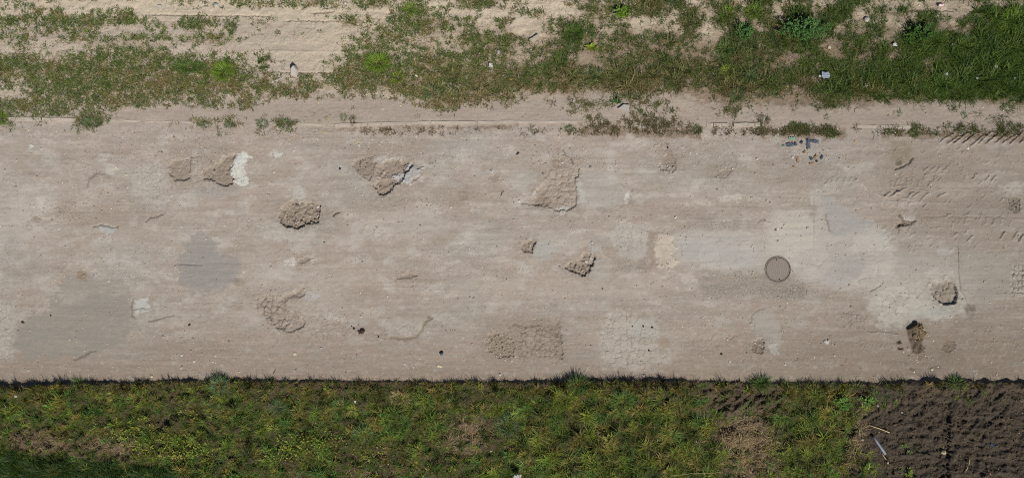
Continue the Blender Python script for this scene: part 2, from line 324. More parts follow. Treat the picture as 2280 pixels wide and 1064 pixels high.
cracks([(524, 342), (556, 335), (558, 410), (520, 412)], 15, .006, .07, seed=133, soft=2, col=D(140, 130, 118))
patch(ell(618, 343, 12, 11), D(198, 195, 186), .9, 3, seed=134); patch([(632, 438), (650, 428), (664, 412), (682, 436), (676, 448), (655, 441)], D(186, 182, 173), .9, 4, 5, seed=135)
patch([(620, 505), (660, 515), (715, 502), (700, 528), (650, 545), (622, 525)], D(184, 177, 167), .7, 8, seed=136)
pothole([(617, 478), (625, 458), (640, 446), (655, 440), (680, 449), (700, 448), (713, 457), (712, 478), (709, 495), (688, 499), (668, 511), (640, 508), (622, 496)], .085, 137, rubble=1.3, lump=9, warp=4, soft=12, col=D(139, 123, 106))
stroke([(742, 480), (750, 474), (757, 472)], 3, -.012, DK)
pothole([(780, 368), (790, 352), (812, 346), (832, 343), (836, 362), (832, 385), (826, 402), (812, 398), (796, 386)], .03, 138, rubble=1.0, lump=6, col=D(137, 121, 104), warp=6)
patch(rect(835, 895, 345, 358), PG, .7, 6, seed=139)
pothole([(838, 368), (858, 354), (880, 350), (905, 356), (921, 368), (906, 384), (896, 404), (878, 415), (870, 427), (858, 436), (842, 433), (830, 416), (843, 396), (835, 384)], .075, 140, rubble=.8, lump=8, warp=5, col=D(143, 126, 109))
patch([(876, 392), (888, 386), (902, 382), (912, 366), (930, 370), (942, 374), (932, 392), (912, 409), (893, 412)], D(178, 176, 172), .95, 2.5, 3, seed=141, dh=.03, grit=.1)
cracks([(874, 384), (945, 368), (930, 400), (890, 415)], 14, .012, .09, seed=142, soft=1)
patch([(935, 385), (965, 388), (940, 402), (915, 410)], D(190, 180, 168), .7, 4, seed=143); stroke([(916, 408), (930, 397), (943, 385)], 2.5, -.012, DK)
patch(ell(1030, 436, 14, 9), D(138, 123, 106), .6, 9, seed=144, dh=-.01); patch(ell(1100, 397, 13, 9, -20), D(143, 129, 112), .6, 8, seed=145, dh=-.008); patch(ell(965, 360, 12, 8), D(140, 125, 108), .6, 6, seed=146)
patch(ell(1000, 525, 50, 16, -20), D(150, 138, 123), .45, 16, seed=147); patch(ell(835, 515, 30, 22), D(188, 180, 168), .55, 10, seed=148); cracks(ell(835, 520, 28, 18), 12, .004, .1, seed=148)
patch(ell(920, 480, 60, 18), D(186, 176, 163), .4, 16, seed=149, grit=1)
patch(ell(645, 581, 15, 6), WH, .8, 3, seed=150); patch(ell(695, 572, 10, 6), PG, .6, 3, seed=151); pothole(ell(676, 578, 16, 9, -20), .025, 152, rubble=.5, warp=4)
patch([(680, 645), (712, 655), (708, 668), (682, 668)], D(180, 176, 174), .8, 4, seed=153)
# crazed hollow left of centre
RG = [(570, 662), (585, 650), (620, 652), (655, 645), (676, 640), (680, 658), (668, 664), (645, 668), (636, 678), (640, 690), (658, 696), (665, 708), (681, 720), (672, 732), (640, 741), (618, 732), (600, 712), (588, 692), (568, 680)]
pothole(RG, .035, 154, warp=4, soft=16, sharp=2.5, col=D(163, 150, 135)); cracks([(560, 655), (600, 650), (634, 660), (640, 700), (655, 735), (610, 735), (570, 690)], 13, .02, .2, seed=155, dome=.006)
stroke([(634, 690), (632, 672), (640, 662), (660, 655), (674, 642)], 6, -.012, D(140, 124, 108), .6)
patch([(610, 736), (640, 744), (628, 752), (616, 748)], D(186, 184, 178), .7, 4, seed=156)
stroke([(395, 588), (448, 590)], 2.2, -.014, D(110, 103, 96), .8, warp=1); patch(ell(532, 628, 12, 10, -40), D(135, 120, 100), .5, 6, seed=157)
stroke([(330, 715), (352, 711), (382, 702)], 3, -.012, DK, .6); stroke([(165, 800), (185, 792), (200, 782), (212, 781)], 5, -.015, D(125, 112, 98), .6)
pothole([(884, 622), (890, 610), (905, 605), (932, 610), (924, 618), (900, 622)], .03, 158, rubble=.3, warp=4, sharp=1.5)
patch([(845, 722), (885, 710), (940, 712), (948, 730), (930, 748), (880, 750)], D(187, 178, 166), .6, 8, seed=159); cracks([(760, 735), (845, 722), (940, 712), (945, 732), (925, 750), (840, 756), (740, 750)], 8, .006, .14, seed=160)
stroke([(870, 750), (900, 754), (925, 750), (938, 735), (945, 718), (960, 708)], 6, -.014, D(130, 115, 92), .6); stroke([(955, 707), (964, 709)], 5, .012, D(108, 100, 80), .7)
# middle
RG = [(1248, 333), (1262, 345), (1277, 352), (1278, 366), (1291, 374), (1289, 392), (1280, 400), (1285, 425), (1284, 455), (1274, 466), (1245, 471), (1220, 462), (1186, 456), (1184, 432), (1206, 408), (1218, 388), (1232, 362), (1240, 345)]
pothole(RG, .035, 161, warp=5, soft=16, col=D(176, 163, 147), amt=.4); cracks([(1215, 368), (1290, 372), (1284, 465), (1205, 460), (1205, 400)], 15, .014, .2, seed=162, jit=.75, dome=.008, col=D(142, 127, 110), amt=.6)
patch([(1190, 440), (1215, 430), (1225, 460), (1190, 456)], D(135, 120, 102), .7, 5, seed=163); patch(ell(1190, 438, 6, 7), PG, .8, 2, seed=164); patch(ell(1240, 365, 14, 16), D(128, 114, 98), .6, 8, seed=165)
patch([(1284, 400), (1300, 398), (1304, 450), (1286, 450)], D(188, 185, 176), .85, 4, seed=166); patch([(1235, 470), (1258, 460), (1275, 468), (1262, 476)], D(190, 187, 178), .8, 3, seed=167)
stroke([(1254, 332), (1258, 344), (1270, 352), (1276, 366)], 3.5, -.02, DK, .6); stroke([(1160, 452), (1190, 456), (1210, 453)], 3, -.018, DK, .6)
patch([(1292, 372), (1340, 385), (1400, 420), (1406, 438), (1380, 462), (1330, 475), (1300, 460)], D(170, 164, 155), .7, 8, seed=168, grit=.2); patch([(1385, 445), (1400, 430), (1404, 440), (1392, 450)], WH, .8, 3, seed=169)
stroke([(1408, 422), (1402, 430), (1404, 440)], 3, -.01, D(130, 116, 100), .5)
for k in range(6): patch(ell(1340 + 14 * k, 474 - 5 * k + rng.normal(0, 3), 10, 4), D(135, 122, 108), .45, 5, seed=170 + k)
patch(ell(1175, 400, 26, 20), D(166, 161, 151), .6, 10, seed=176)
pothole([(1474, 300), (1488, 306), (1494, 325), (1500, 350), (1508, 374), (1498, 386), (1470, 380), (1466, 366), (1478, 348), (1474, 320)], .035, 177, rubble=.4, warp=4, soft=14)
patch(ell(1480, 373, 12, 6), D(176, 170, 160), .6, 3, seed=178); patch(ell(1490, 386, 10, 5), D(190, 180, 165), .7, 4, seed=179)
pothole([(1585, 385), (1600, 378), (1632, 370), (1628, 385), (1618, 398), (1590, 396)], .018, 180, rubble=.6, lump=6, warp=5)
pothole([(1156, 545), (1170, 528), (1186, 529), (1196, 540), (1188, 552), (1184, 564), (1166, 562)], .06, 181, rubble=.7, lump=7, warp=3.5)
patch([(1190, 555), (1205, 535), (1235, 532), (1245, 560), (1225, 578), (1188, 575)], D(170, 167, 160), .8, 5, seed=182, grit=.1)
pothole([(1255, 597), (1268, 580), (1288, 575), (1300, 558), (1314, 562), (1328, 572), (1321, 592), (1316, 602), (1302, 616), (1282, 610), (1264, 602)], .075, 183, rubble=1.3, lump=8, warp=4)
patch(rect(1315, 1340, 545, 565), D(178, 173, 165), .8, 4, seed=184); patch(rect(1310, 1355, 520, 545), D(164, 159, 154), .5, 6, seed=185); patch(rect(1316, 1360, 575, 625), D(172, 166, 157), .55, 6, seed=186)
stroke([(1316, 535), (1315, 565)], 2.5, -.01, DK, .5)
patch([(1362, 500), (1400, 490), (1440, 500), (1448, 545), (1440, 568), (1415, 580), (1385, 572), (1362, 545)], D(180, 173, 163), .85, 5, seed=187, grit=.15); patch(ell(1410, 555, 30, 22), D(170, 164, 156), .5, 12, seed=188)
cracks([(1360, 498), (1445, 495), (1448, 560), (1370, 570)], 10, .004, .12, seed=189)
patch([(1447, 505), (1455, 520), (1456, 590), (1448, 600), (1443, 560)], D(150, 134, 118), .7, 4, seed=190)
patch([(1460, 520), (1490, 516), (1500, 545), (1507, 590), (1490, 602), (1470, 598), (1458, 575)], D(197, 183, 166), .85, 4, seed=191, dh=.012); patch(ell(1481, 575, 10, 16), D(168, 152, 134), .6, 6, seed=192)
patch([(1500, 530), (1560, 515), (1650, 520), (1700, 540), (1700, 600), (1600, 600), (1510, 575)], D(180, 173, 163), .85, 8, seed=193, grit=.2)
patch([(1700, 490), (1740, 472), (1800, 465), (1812, 510), (1812, 550), (1770, 560), (1715, 560), (1700, 530)], D(195, 186, 173), .65, 12, 14, seed=194, grit=.8)
patch([(1800, 420), (1835, 425), (1860, 450), (1900, 478), (1960, 500), (1985, 515), (1985, 550), (1930, 610), (1880, 645), (1790, 620), (1765, 575), (1815, 545), (1815, 480)], D(181, 174, 164), .85, 5, seed=195, grit=.25)
patch([(1890, 520), (1975, 520), (1985, 550), (1950, 570), (1900, 560)], D(196, 190, 179), .65, 12, 12, seed=196); patch([(1825, 430), (1862, 445), (1905, 482), (1955, 500), (1900, 520), (1850, 525), (1838, 480)], D(166, 161, 155), .85, 4, 8, seed=197); patch([(1860, 575), (1930, 560), (1925, 605), (1880, 640), (1830, 625)], D(170, 165, 158), .7, 6, 12, seed=198); patch([(1505, 535), (1600, 525), (1640, 545), (1690, 560), (1680, 595), (1600, 592), (1520, 570)], D(172, 167, 161), .7, 6, 12, seed=199)
cracks([(1690, 490), (1705, 485), (1712, 530), (1700, 555), (1690, 530)], 9, .006, .14, seed=198); stroke([(1838, 478), (1843, 500), (1848, 515)], 3.5, -.012, DK, .5); cracks([(1825, 475), (1848, 475), (1855, 520), (1828, 520)], 8, .01, .2, seed=199)
stroke([(1812, 440), (1812, 540)], 2.5, -.003, D(150, 138, 124), .5); patch([(1590, 442), (1645, 428), (1652, 452), (1600, 450)], D(196, 187, 174), .8, 4, seed=200); cracks([(1590, 440), (1650, 428), (1652, 455)], 9, .004, .12, seed=200)
stroke([(1688, 495), (1700, 487), (1712, 495)], 2.5, -.006, DK, .5)
for (pp, sd) in (((1370, 1440, 575, 605), 201), ((1560, 1760, 606, 625), 202), ((1560, 1790, 630, 665), 203), ((1740, 1790, 630, 668), 204), ((1530, 1650, 490, 510), 205)):
    sl_, d, m = patch(rect(*pp), D(150, 141, 129), .4, 12, seed=sd, grit=1.6)
    C[sl_] *= (1 + .5 * m * fbm(U[sl_] / 3, V[sl_] / 2.4, sd, 2))[..., None]; H[sl_] += m * .004 * perlin(U[sl_] / 3, V[sl_] / 3, sd)
# field side, middle
RG = [(1078, 745), (1100, 733), (1130, 742), (1147, 766), (1142, 792), (1112, 798), (1088, 782)]
pothole(RG, .03, 206, rubble=1.0, lump=6, warp=6, col=D(152, 134, 112)); patch(rect(1140, 1250, 712, 800), D(165, 150, 133), .5, 10, seed=207, grit=1.3); cracks(rect(1150, 1250, 720, 800), 11, .012, .2, seed=208, dome=.003)
pothole([(1200, 715), (1225, 712), (1248, 706), (1250, 740), (1256, 800), (1246, 800), (1240, 750), (1215, 735)], .03, 209, rubble=.3, warp=3, soft=14); stroke([(1142, 720), (1170, 728), (1200, 722)], 5, -.012, D(130, 115, 98), .5)
RG = [(1335, 730), (1345, 700), (1372, 690), (1440, 692), (1462, 712), (1466, 755), (1488, 778), (1496, 815), (1455, 812), (1400, 826), (1340, 812), (1332, 770)]
patch(RG, D(184, 175, 162), .7, 9, 12, seed=210, grit=.3); cracks(RG, 13, .009, .12, seed=211, soft=8); patch([(1396, 718), (1440, 708), (1459, 716), (1462, 748), (1396, 750)], D(177, 173, 163), .85, 4, 4, seed=212, grit=.1)
stroke([(1395, 722), (1396, 750), (1450, 751)], 2, -.004, D(140, 128, 112), .4, warp=4); stroke([(1428, 728), (1426, 750)], 1.8, -.006, D(130, 118, 102), .5); stroke([(1405, 750), (1406, 772)], 2, -.008, D(130, 118, 102), .6)
patch(ell(1475, 765, 14, 20, 20), D(152, 136, 112), .6, 7, seed=213); patch(ell(1425, 703, 22, 6), D(140, 124, 108), .5, 5, seed=214)
cracks([(1480, 700), (1600, 720), (1660, 760), (1560, 790), (1500, 770)], 9, .006, .14, seed=215); patch(ell(1560, 740, 75, 24), D(180, 168, 153), .5, 14, seed=216)
patch([(1675, 702), (1700, 685), (1725, 690), (1738, 730), (1740, 770), (1700, 775), (1672, 730)], D(173, 166, 156), .8, 5, seed=217, grit=.1); stroke([(1672, 720), (1674, 702), (1690, 688), (1715, 682)], 2.5, -.008, DK, .4)
pothole(ell(1688, 768, 17, 20, 10), .03, 218, rubble=.9, lump=6, col=D(128, 114, 96), warp=6); patch(ell(1722, 775, 12, 12), PG, .7, 4, seed=219)
# right side
RG = [(1932, 690), (1935, 665), (1965, 645), (1992, 626), (2050, 622), (2068, 600), (2118, 598), (2140, 640), (2156, 664), (2150, 700), (2090, 713), (2040, 705), (2005, 728), (1960, 726)]
patch([(2000, 560), (2090, 550), (2130, 560), (2132, 610), (1995, 625), (1985, 600)], D(172, 165, 154), .6, 7, seed=220); patch(RG, D(194, 188, 176), .8, 8, 12, seed=221, grit=.2); patch(ell(2085, 694, 55, 12, -6), D(180, 178, 168), .6, 6, seed=222)
cracks([(1935, 660), (2000, 630), (2060, 640), (2010, 700), (1940, 710)], 15, .005, .08, seed=223); cracks([(1872, 690), (1905, 688), (1935, 712), (1925, 735), (1890, 733)], 8, .012, .2, seed=224, dome=.006)
stroke([(1938, 648), (1950, 642), (1962, 634)], 3, -.012, DK, .6); stroke([(1925, 735), (1940, 742), (1955, 738), (1998, 745)], 3, .015, None)
pothole([(2068, 640), (2073, 624), (2096, 619), (2120, 621), (2127, 632), (2134, 648), (2132, 664), (2126, 680), (2105, 679), (2085, 668), (2072, 655)], .085, 225, rubble=.3, lump=12, warp=3, soft=14, sharp=1.6, col=D(142, 129, 112))
stroke([(2133, 545), (2134, 600), (2138, 645), (2148, 658), (2152, 672), (2163, 688), (2168, 700)], 1.9, -.012, D(110, 100, 86), .55, warp=2); patch(ell(2163, 686, 8, 9), D(105, 98, 88), .7, 4, seed=226)
patch([(2138, 560), (2250, 560), (2250, 640), (2200, 690), (2160, 660), (2140, 630)], D(168, 161, 150), .6, 8, seed=227, grit=.2); patch(rect(2090, 2125, 552, 568), PG, .6, 6, seed=228)
patch(rect(2248, 2360, 588, 660), D(180, 172, 158), .7, 6, seed=229); cracks(rect(2246, 2360, 585, 662), 12, .025, .24, seed=230, ax=.8, dome=.01)
pothole([(1990, 500), (2005, 482), (2022, 488), (2042, 492), (2030, 502), (2005, 506)], .035, 231, rubble=.4, warp=6, soft=8); stroke([(2002, 478), (2012, 490), (2035, 496)], 3.5, -.02, DK, .8); stroke([(1996, 505), (2014, 497), (2022, 498)], 4, -.02, DK, .8); patch(ell(2022, 484, 14, 5, 20), PG, .7, 3, seed=232); stroke([(2000, 505), (2001, 520)], 3, -.01, DK, .5)
patch(ell(2005, 340, 30, 26), D(140, 128, 108), .6, 12, seed=233); stroke([(1994, 376), (2012, 370), (2025, 362), (2033, 352)], 4, -.03, D(86, 84, 66), .8); patch(ell(2000, 365, 6, 5), D(90, 88, 66), .8, 3, seed=234)
pothole([(2240, 440), (2255, 432), (2272, 438), (2276, 460), (2262, 476), (2245, 462)], .03, 235, rubble=.9, lump=7, col=D(112, 104, 90)); patch(ell(2255, 420, 24, 16), D(190, 184, 174), .6, 7, seed=236); patch(ell(2130, 425, 45, 18), D(184, 172, 156), .5, 10, seed=237)
patch([(2018, 738), (2035, 720), (2058, 724), (2064, 742), (2058, 760), (2056, 782), (2040, 790), (2020, 778), (2027, 758)], D(102, 87, 70), .92, 4, 6, seed=238, dh=.006, grit=1.4)
lugs(2020, 2056, 760, 784, 50, .02, 3.4, 239); patch(ell(2050, 795, 10, 6), D(118, 100, 82), .6, 4, seed=240); patch(ell(2034, 821, 8, 6), D(98, 80, 68), .8, 4, seed=241); patch(ell(2080, 816, 14, 6, 15), D(110, 94, 80), .5, 5, seed=242)
patch(ell(2003, 763, 3, 3), D(70, 58, 48), .9, 2, 1, seed=243); patch(ell(2005, 777, 4, 2), D(70, 58, 48), .9, 2, 1, seed=244)
pothole(ell(2112, 767, 17, 18), .022, 245, rubble=.5, lump=8, col=D(130, 114, 96), warp=3); patch(ell(2120, 800, 30, 14), D(150, 136, 118), .4, 8, seed=246, grit=1.4)
cracks(ell(1600, 560, 110, 40), 38, .004, .035, seed=610, col=D(150, 138, 124)); cracks(ell(1880, 590, 100, 60), 34, .005, .04, seed=611, col=D(150, 138, 124)); cracks(ell(2060, 660, 90, 50), 26, .005, .05, seed=612, col=D(150, 138, 124)); cracks(ell(1180, 760, 90, 50), 18, .006, .08, seed=613); cracks(ell(700, 720, 90, 40), 14, .004, .09, seed=614); cracks(ell(470, 380, 60, 60), 12, .004, .1, seed=615)
# tyre prints pressed into the dust on the right, and lug ridges by the kerb
rr = random.Random(5)
def prints(u0, u1, v0, v1, n, ln, amp, ang):
    for k in range(n):
        u = rr.uniform(u0, u1); v = rr.uniform(v0, v1); a = R(ang + rr.gauss(0, 14)); l = ln * rr.uniform(.6, 1.2)
        du, dv = cos(a) * l / 2, -sin(a) * l / 2
        stroke([(u - du, v - dv), (u + rr.gauss(0, 2), v + rr.gauss(0, 2)), (u + du, v + dv)], rr.uniform(2, 3.2), amp * rr.uniform(.5, 1.1), None, warp=3, seed=rr.randrange(99))
def tread(u0, u1, v, step, ln, amp, ang, wob=2):
    u = u0; amp *= 1.45
    while u < u1:
        a = R(ang + rr.gauss(0, 7)); vv = v + rr.gauss(0, wob); l = ln * rr.uniform(.8, 1.15)
        if rr.random() < .85:
            stroke([(u - cos(a) * l / 2, vv + sin(a) * l / 2), (u + cos(a) * l / 2, vv - sin(a) * l / 2), (u + cos(a) * l / 2 + l * .25, vv - sin(a) * l / 2)], 3, amp * rr.uniform(.7, 1.1), None, warp=2, seed=rr.randrange(99))
        u += step * rr.uniform(.85, 1.15)
tread(2200, 2330, 525, 15, 16, .024, 55); tread(2110, 2180, 528, 17, 15, .015, 45); tread(1975, 2110, 434, 17, 17, .018, 35, 3); tread(1985, 2080, 405, 12, 12, .011, 80, 4)
tread(2060, 2140, 378, 15, 12, .013, 40, 5); tread(2170, 2230, 392, 14, 13, .015, 60, 4); tread(2120, 2260, 488, 16, 12, .010, 75, 5); tread(1840, 1900, 400, 14, 12, .009, 65, 6); tread(1720, 1800, 803, 6, 6, .006, 60, 1); tread(1900, 2000, 770, 9, 8, .006, 65, 1); tread(2160, 2350, 765, 8, 8, .006, 70, 6)
prints(1960, 2290, 330, 560, 110, 12, .014, 50); prints(1820, 2000, 330, 470, 22, 10, .007, 70); prints(1960, 2060, 415, 445, 8, 26, .014, 5)
stroke([(1995, 415), (2030, 412)], 3, .014, None); stroke([(1975, 448), (2120, 452)], 3, .008, None); stroke([(2060, 482), (2280, 484)], 3.5, -.008, D(140, 126, 110), .4)
tread(2105, 2300, 310, 19, 34, .027, 42, 3); tread(2150, 2300, 262, 17, 22, .016, 140, 3)
# drag lines across the driving lanes
for k in range(60):
    v = rr.uniform(300, 835); u = rr.uniform(-40, 2280); l = rr.uniform(60, 260)
    stroke([(u, v), (u + l / 2, v + rr.gauss(0, 2)), (u + l, v + rr.gauss(0, 4))], 2, rr.choice((-.003, .002, -.003)), rr.choice((D(150, 137, 122), D(186, 173, 158))), .18, warp=2, seed=k)
for k, (a, b, t_) in enumerate(((744, 1180, 9), (1290, 1565, 26), (1690, 1885, 24), (1960, 2380, 20))):
    patch([(a, float(kerb_v(a)) + 3), ((a + b) / 2, float(kerb_v((a + b) / 2)) + 2), (b, float(kerb_v(b)) + 3), (b - 6, float(kerb_v(b)) + t_), ((a + b) / 2, float(kerb_v((a + b) / 2)) + t_), (a + 6, float(kerb_v(a)) + t_)], D(134, 116, 96), .8, 5, 6, seed=560 + k, grit=1.3)
# seams in the dirt above the path
for (a, b, w_, am) in (((340, 34), (600, 37), 2.5, -.03), ((640, 47), (780, 48), 2.2, -.025), ((700, 30), (745, 26), 4, -.03), ((620, 160), (742, 163), 2.6, -.035), ((330, 49), (470, 48), 2, -.012), ((0, 137), (60, 137), 2, .012),
                       ((560, 114), (800, 116), 4, .01), ((560, 138), (760, 139), 3, .009), ((2000, 24), (2120, 26), 3, -.03), ((700, 30), (702, 45), 3, -.02)):
    stroke([a, ((a[0] + b[0]) / 2, (a[1] + b[1]) / 2 + 1), b], w_, am, D(150, 135, 115) if am < 0 else None, .5, warp=3, seed=int(a[1]))
for k in range(26):
    u, v = rr.uniform(600, 900), rr.uniform(0, 250) if k % 2 else rr.uniform(225, 262)
    patch(ell(700 + 22 * rr.gauss(0, 1), 250 + 6 * rr.gauss(0, 1), 4, 3), D(146, 130, 112), .5, 3, 2, seed=300 + k) if k < 6 else patch(ell(rr.uniform(1150, 1780), rr.uniform(215, 262), rr.uniform(4, 9), rr.uniform(2, 4)), D(138, 120, 104), .5, 4, 3, seed=300 + k)

# sharpen pixels a little with grain that belongs to the grit itself
C *= (1 - .15 * ss(1450, 2280, U) - .10 * ss(560, 850, V) * (V < EV) - .05 * ss(500, 0, U) * ss(500, 850, V))[..., None]      # vignette-like falloff painted into the ground colour: right, lower road, lower left
gn = perlin(U / 2.3, V / 2.1, 90) + .6 * perlin(U / 4.1, V / 3.7, 91)
C *= (1 + 0.085 * gn * (0.5 + G * .7))[..., None]
H += 0.0011 * gn * (0.4 + G)
C = np.clip(C, 0.004, 0.9)

# seat of the manhole
sl_ = win(1690, 1775, 560, 640); dd = np.hypot(U[sl_] - 1732, V[sl_] - 600); zm = H[sl_][dd < 36].mean()
H[sl_] = np.where(dd < 28.3, zm - .09, H[sl_] * ss(28, 44, dd) + zm * (1 - ss(28, 44, dd)))
def gh(u, v):
    """ground height by bilinear look-up"""
    u = np.atleast_1d(np.asarray(u, float)); v = np.atleast_1d(np.asarray(v, float))
    i = np.clip(np.searchsorted(UA, u) - 1, 0, NU - 2); j = np.clip(np.searchsorted(VA, v) - 1, 0, NV - 2)
    fu = np.clip((u - UA[i]) / (UA[i + 1] - UA[i]), 0, 1); fv = np.clip((v - VA[j]) / (VA[j + 1] - VA[j]), 0, 1)
    return (H[j, i] * (1 - fu) + H[j, i + 1] * fu) * (1 - fv) + (H[j + 1, i] * (1 - fu) + H[j + 1, i + 1] * fu) * fv
def g1(u, v): return float(gh(u, v)[0])

# ------------------------------------------------------------------ materials
def newmat(name, rough=0.9, spec=0.15):
    m = bpy.data.materials.new(name); m.use_nodes = True; nt = m.node_tree; b = nt.nodes['Principled BSDF']
    b.inputs['Roughness'].default_value = rough; b.inputs['Specular IOR Level'].default_value = spec
    return m, nt, b
def nd(nt, t, **kw):
    n = nt.nodes.new(t)
    for k, v in kw.items(): setattr(n, k, v)
    return n
def ground_mat(name, scale, contrast, bump):
    m, nt, b = newmat(name, 0.95, 0.1); L = nt.links.new
    at = nd(nt, 'ShaderNodeAttribute', attribute_name='tint'); ag = nd(nt, 'ShaderNodeAttribute', attribute_name='grit')
    tc = nd(nt, 'ShaderNodeTexCoord')
    n1 = nd(nt, 'ShaderNodeTexNoise'); n1.inputs['Scale'].default_value = scale; n1.inputs['Detail'].default_value = 5; n1.inputs['Roughness'].default_value = 0.7
    L(tc.outputs['Object'], n1.inputs['Vector'])
    mr = nd(nt, 'ShaderNodeMapRange'); mr.inputs['From Min'].default_value = .3; mr.inputs['From Max'].default_value = .7
    mr.inputs['To Min'].default_value = 1 - contrast; mr.inputs['To Max'].default_value = 1 + contrast
    L(n1.outputs['Fac'], mr.inputs['Value'])
    vm = nd(nt, 'ShaderNodeVectorMath', operation='SCALE'); L(at.outputs['Color'], vm.inputs[0]); L(mr.outputs[0], vm.inputs['Scale'])
    L(vm.outputs[0], b.inputs['Base Color'])
    n2 = nd(nt, 'ShaderNodeTexNoise'); n2.inputs['Scale'].default_value = scale * 1.7; n2.inputs['Detail'].default_value = 4
    L(tc.outputs['Object'], n2.inputs['Vector'])
    bp = nd(nt, 'ShaderNodeBump'); bp.inputs['Distance'].default_value = bump
    mu = nd(nt, 'ShaderNodeMath', operation='MULTIPLY'); L(ag.outputs['Fac'], mu.inputs[0]); mu.inputs[1].default_value = .75
    L(mu.outputs[0], bp.inputs['Strength']); L(n2.outputs['Fac'], bp.inputs['Height']); L(bp.outputs[0], b.inputs['Normal'])
    return m
def plain_mat(name, col, rough=0.8, var=0.15, scale=60, bump=0.002, spec=.25, metal=0):
    m, nt, b = newmat(name, rough, spec); L = nt.links.new; b.inputs['Metallic'].default_value = metal
    tc = nd(nt, 'ShaderNodeTexCoord'); n1 = nd(nt, 'ShaderNodeTexNoise'); n1.inputs['Scale'].default_value = scale; n1.inputs['Detail'].default_value = 5
    L(tc.outputs['Object'], n1.inputs['Vector'])
    mx = nd(nt, 'ShaderNodeMix', data_type='RGBA'); c = np.asarray(col)
    mx.inputs[6].default_value = (*np.clip(c * (1 - var * 1.6), 0, 1), 1); mx.inputs[7].default_value = (*np.clip(c * (1 + var), 0, 1), 1)
    L(n1.outputs['Fac'], mx.inputs[0]); L(mx.outputs[2], b.inputs['Base Color'])
    bp = nd(nt, 'ShaderNodeBump'); bp.inputs['Distance'].default_value = bump; bp.inputs['Strength'].default_value = .8
    L(n1.outputs['Fac'], bp.inputs['Height']); L(bp.outputs[0], b.inputs['Normal'])
    return m
def leaf_mat(name, transl=0.3, rough=.55):
    m, nt, b = newmat(name, rough, 0.2); L = nt.links.new
    at = nd(nt, 'ShaderNodeAttribute', attribute_name='tint'); tc = nd(nt, 'ShaderNodeTexCoord')
    n1 = nd(nt, 'ShaderNodeTexNoise'); n1.inputs['Scale'].default_value = 25; L(tc.outputs['Object'], n1.inputs['Vector'])
    mr = nd(nt, 'ShaderNodeMapRange'); mr.inputs['To Min'].default_value = .65; mr.inputs['To Max'].default_value = 1.35; L(n1.outputs['Fac'], mr.inputs['Value'])
    vm = nd(nt, 'ShaderNodeVectorMath', operation='SCALE'); L(at.outputs['Color'], vm.inputs[0]); L(mr.outputs[0], vm.inputs['Scale'])
    L(vm.outputs[0], b.inputs['Base Color'])
    t = nd(nt, 'ShaderNodeBsdfTranslucent'); L(vm.outputs[0], t.inputs['Color'])
    ms = nd(nt, 'ShaderNodeMixShader'); ms.inputs[0].default_value = transl
    L(b.outputs[0], ms.inputs[1]); L(t.outputs[0], ms.inputs[2]); L(ms.outputs[0], nt.nodes['Material Output'].inputs['Surface'])
    return m
M_ROAD = ground_mat('dusty_asphalt', 70, .10, .010); M_DIRT = ground_mat('dry_dirt', 55, .16, .016); M_EARTH = ground_mat('moist_earth', 45, .28, .030)
M_GRASS = leaf_mat('grass_blades', .12); M_LEAF = leaf_mat('weed_leaves', .12); M_STRAW = leaf_mat('dead_straw', .1, .8)
def tint_mat(name, rough=.9, var=.18, scale=60, bump=.003):
    m, nt, b = newmat(name, rough, .15); L = nt.links.new
    at = nd(nt, 'ShaderNodeAttribute', attribute_name='tint'); tc = nd(nt, 'ShaderNodeTexCoord')
    n1 = nd(nt, 'ShaderNodeTexNoise'); n1.inputs['Scale'].default_value = scale; n1.inputs['Detail'].default_value = 5; L(tc.outputs['Object'], n1.inputs['Vector'])
    mr = nd(nt, 'ShaderNodeMapRange'); mr.inputs['To Min'].default_value = 1 - var * 1.5; mr.inputs['To Max'].default_value = 1 + var; L(n1.outputs['Fac'], mr.inputs['Value'])
    vm = nd(nt, 'ShaderNodeVectorMath', operation='SCALE'); L(at.outputs['Color'], vm.inputs[0]); L(mr.outputs[0], vm.inputs['Scale']); L(vm.outputs[0], b.inputs['Base Color'])
    bp = nd(nt, 'ShaderNodeBump'); bp.inputs['Distance'].default_value = bump; L(n1.outputs['Fac'], bp.inputs['Height']); L(bp.outputs[0], b.inputs['Normal'])
    return m
M_GRAVEL = tint_mat('gravel_stone', scale=90)

# ------------------------------------------------------------------ mesh output
def raw_mesh(name, verts, quads=None, tris=None, tint=None, extra=None, smooth=True):
    me = bpy.data.meshes.new(name)
    verts = np.asarray(verts, np.float32); me.vertices.add(len(verts)); me.vertices.foreach_set('co', verts.ravel())
    loops = []; starts = []; tot = 0
    if quads is not None and len(quads): q = np.asarray(quads, np.int32); loops.append(q.ravel()); starts.append(np.arange(len(q)) * 4); tot = len(q) * 4
    if tris is not None and len(tris): t = np.asarray(tris, np.int32); loops.append(t.ravel()); starts.append(tot + np.arange(len(t)) * 3)
    lo = np.concatenate(loops).astype(np.int32); st = np.concatenate(starts).astype(np.int32)
    me.loops.add(len(lo)); me.loops.foreach_set('vertex_index', lo); me.polygons.add(len(st)); me.polygons.foreach_set('loop_start', st)
    if tint is not None:
        a = me.attributes.new('tint', 'FLOAT_COLOR', 'POINT'); c = np.ones((len(verts), 4), np.float32); c[:, :3] = tint; a.data.foreach_set('color', c.ravel())
    for k, arr in (extra or {}).items():
        a = me.attributes.new(k, 'FLOAT', 'POINT'); a.data.foreach_set('value', np.asarray(arr, np.float32))
    me.update(calc_edges=True); me.polygons.foreach_set('use_smooth', np.full(len(st), smooth)); me.validate()
    return me
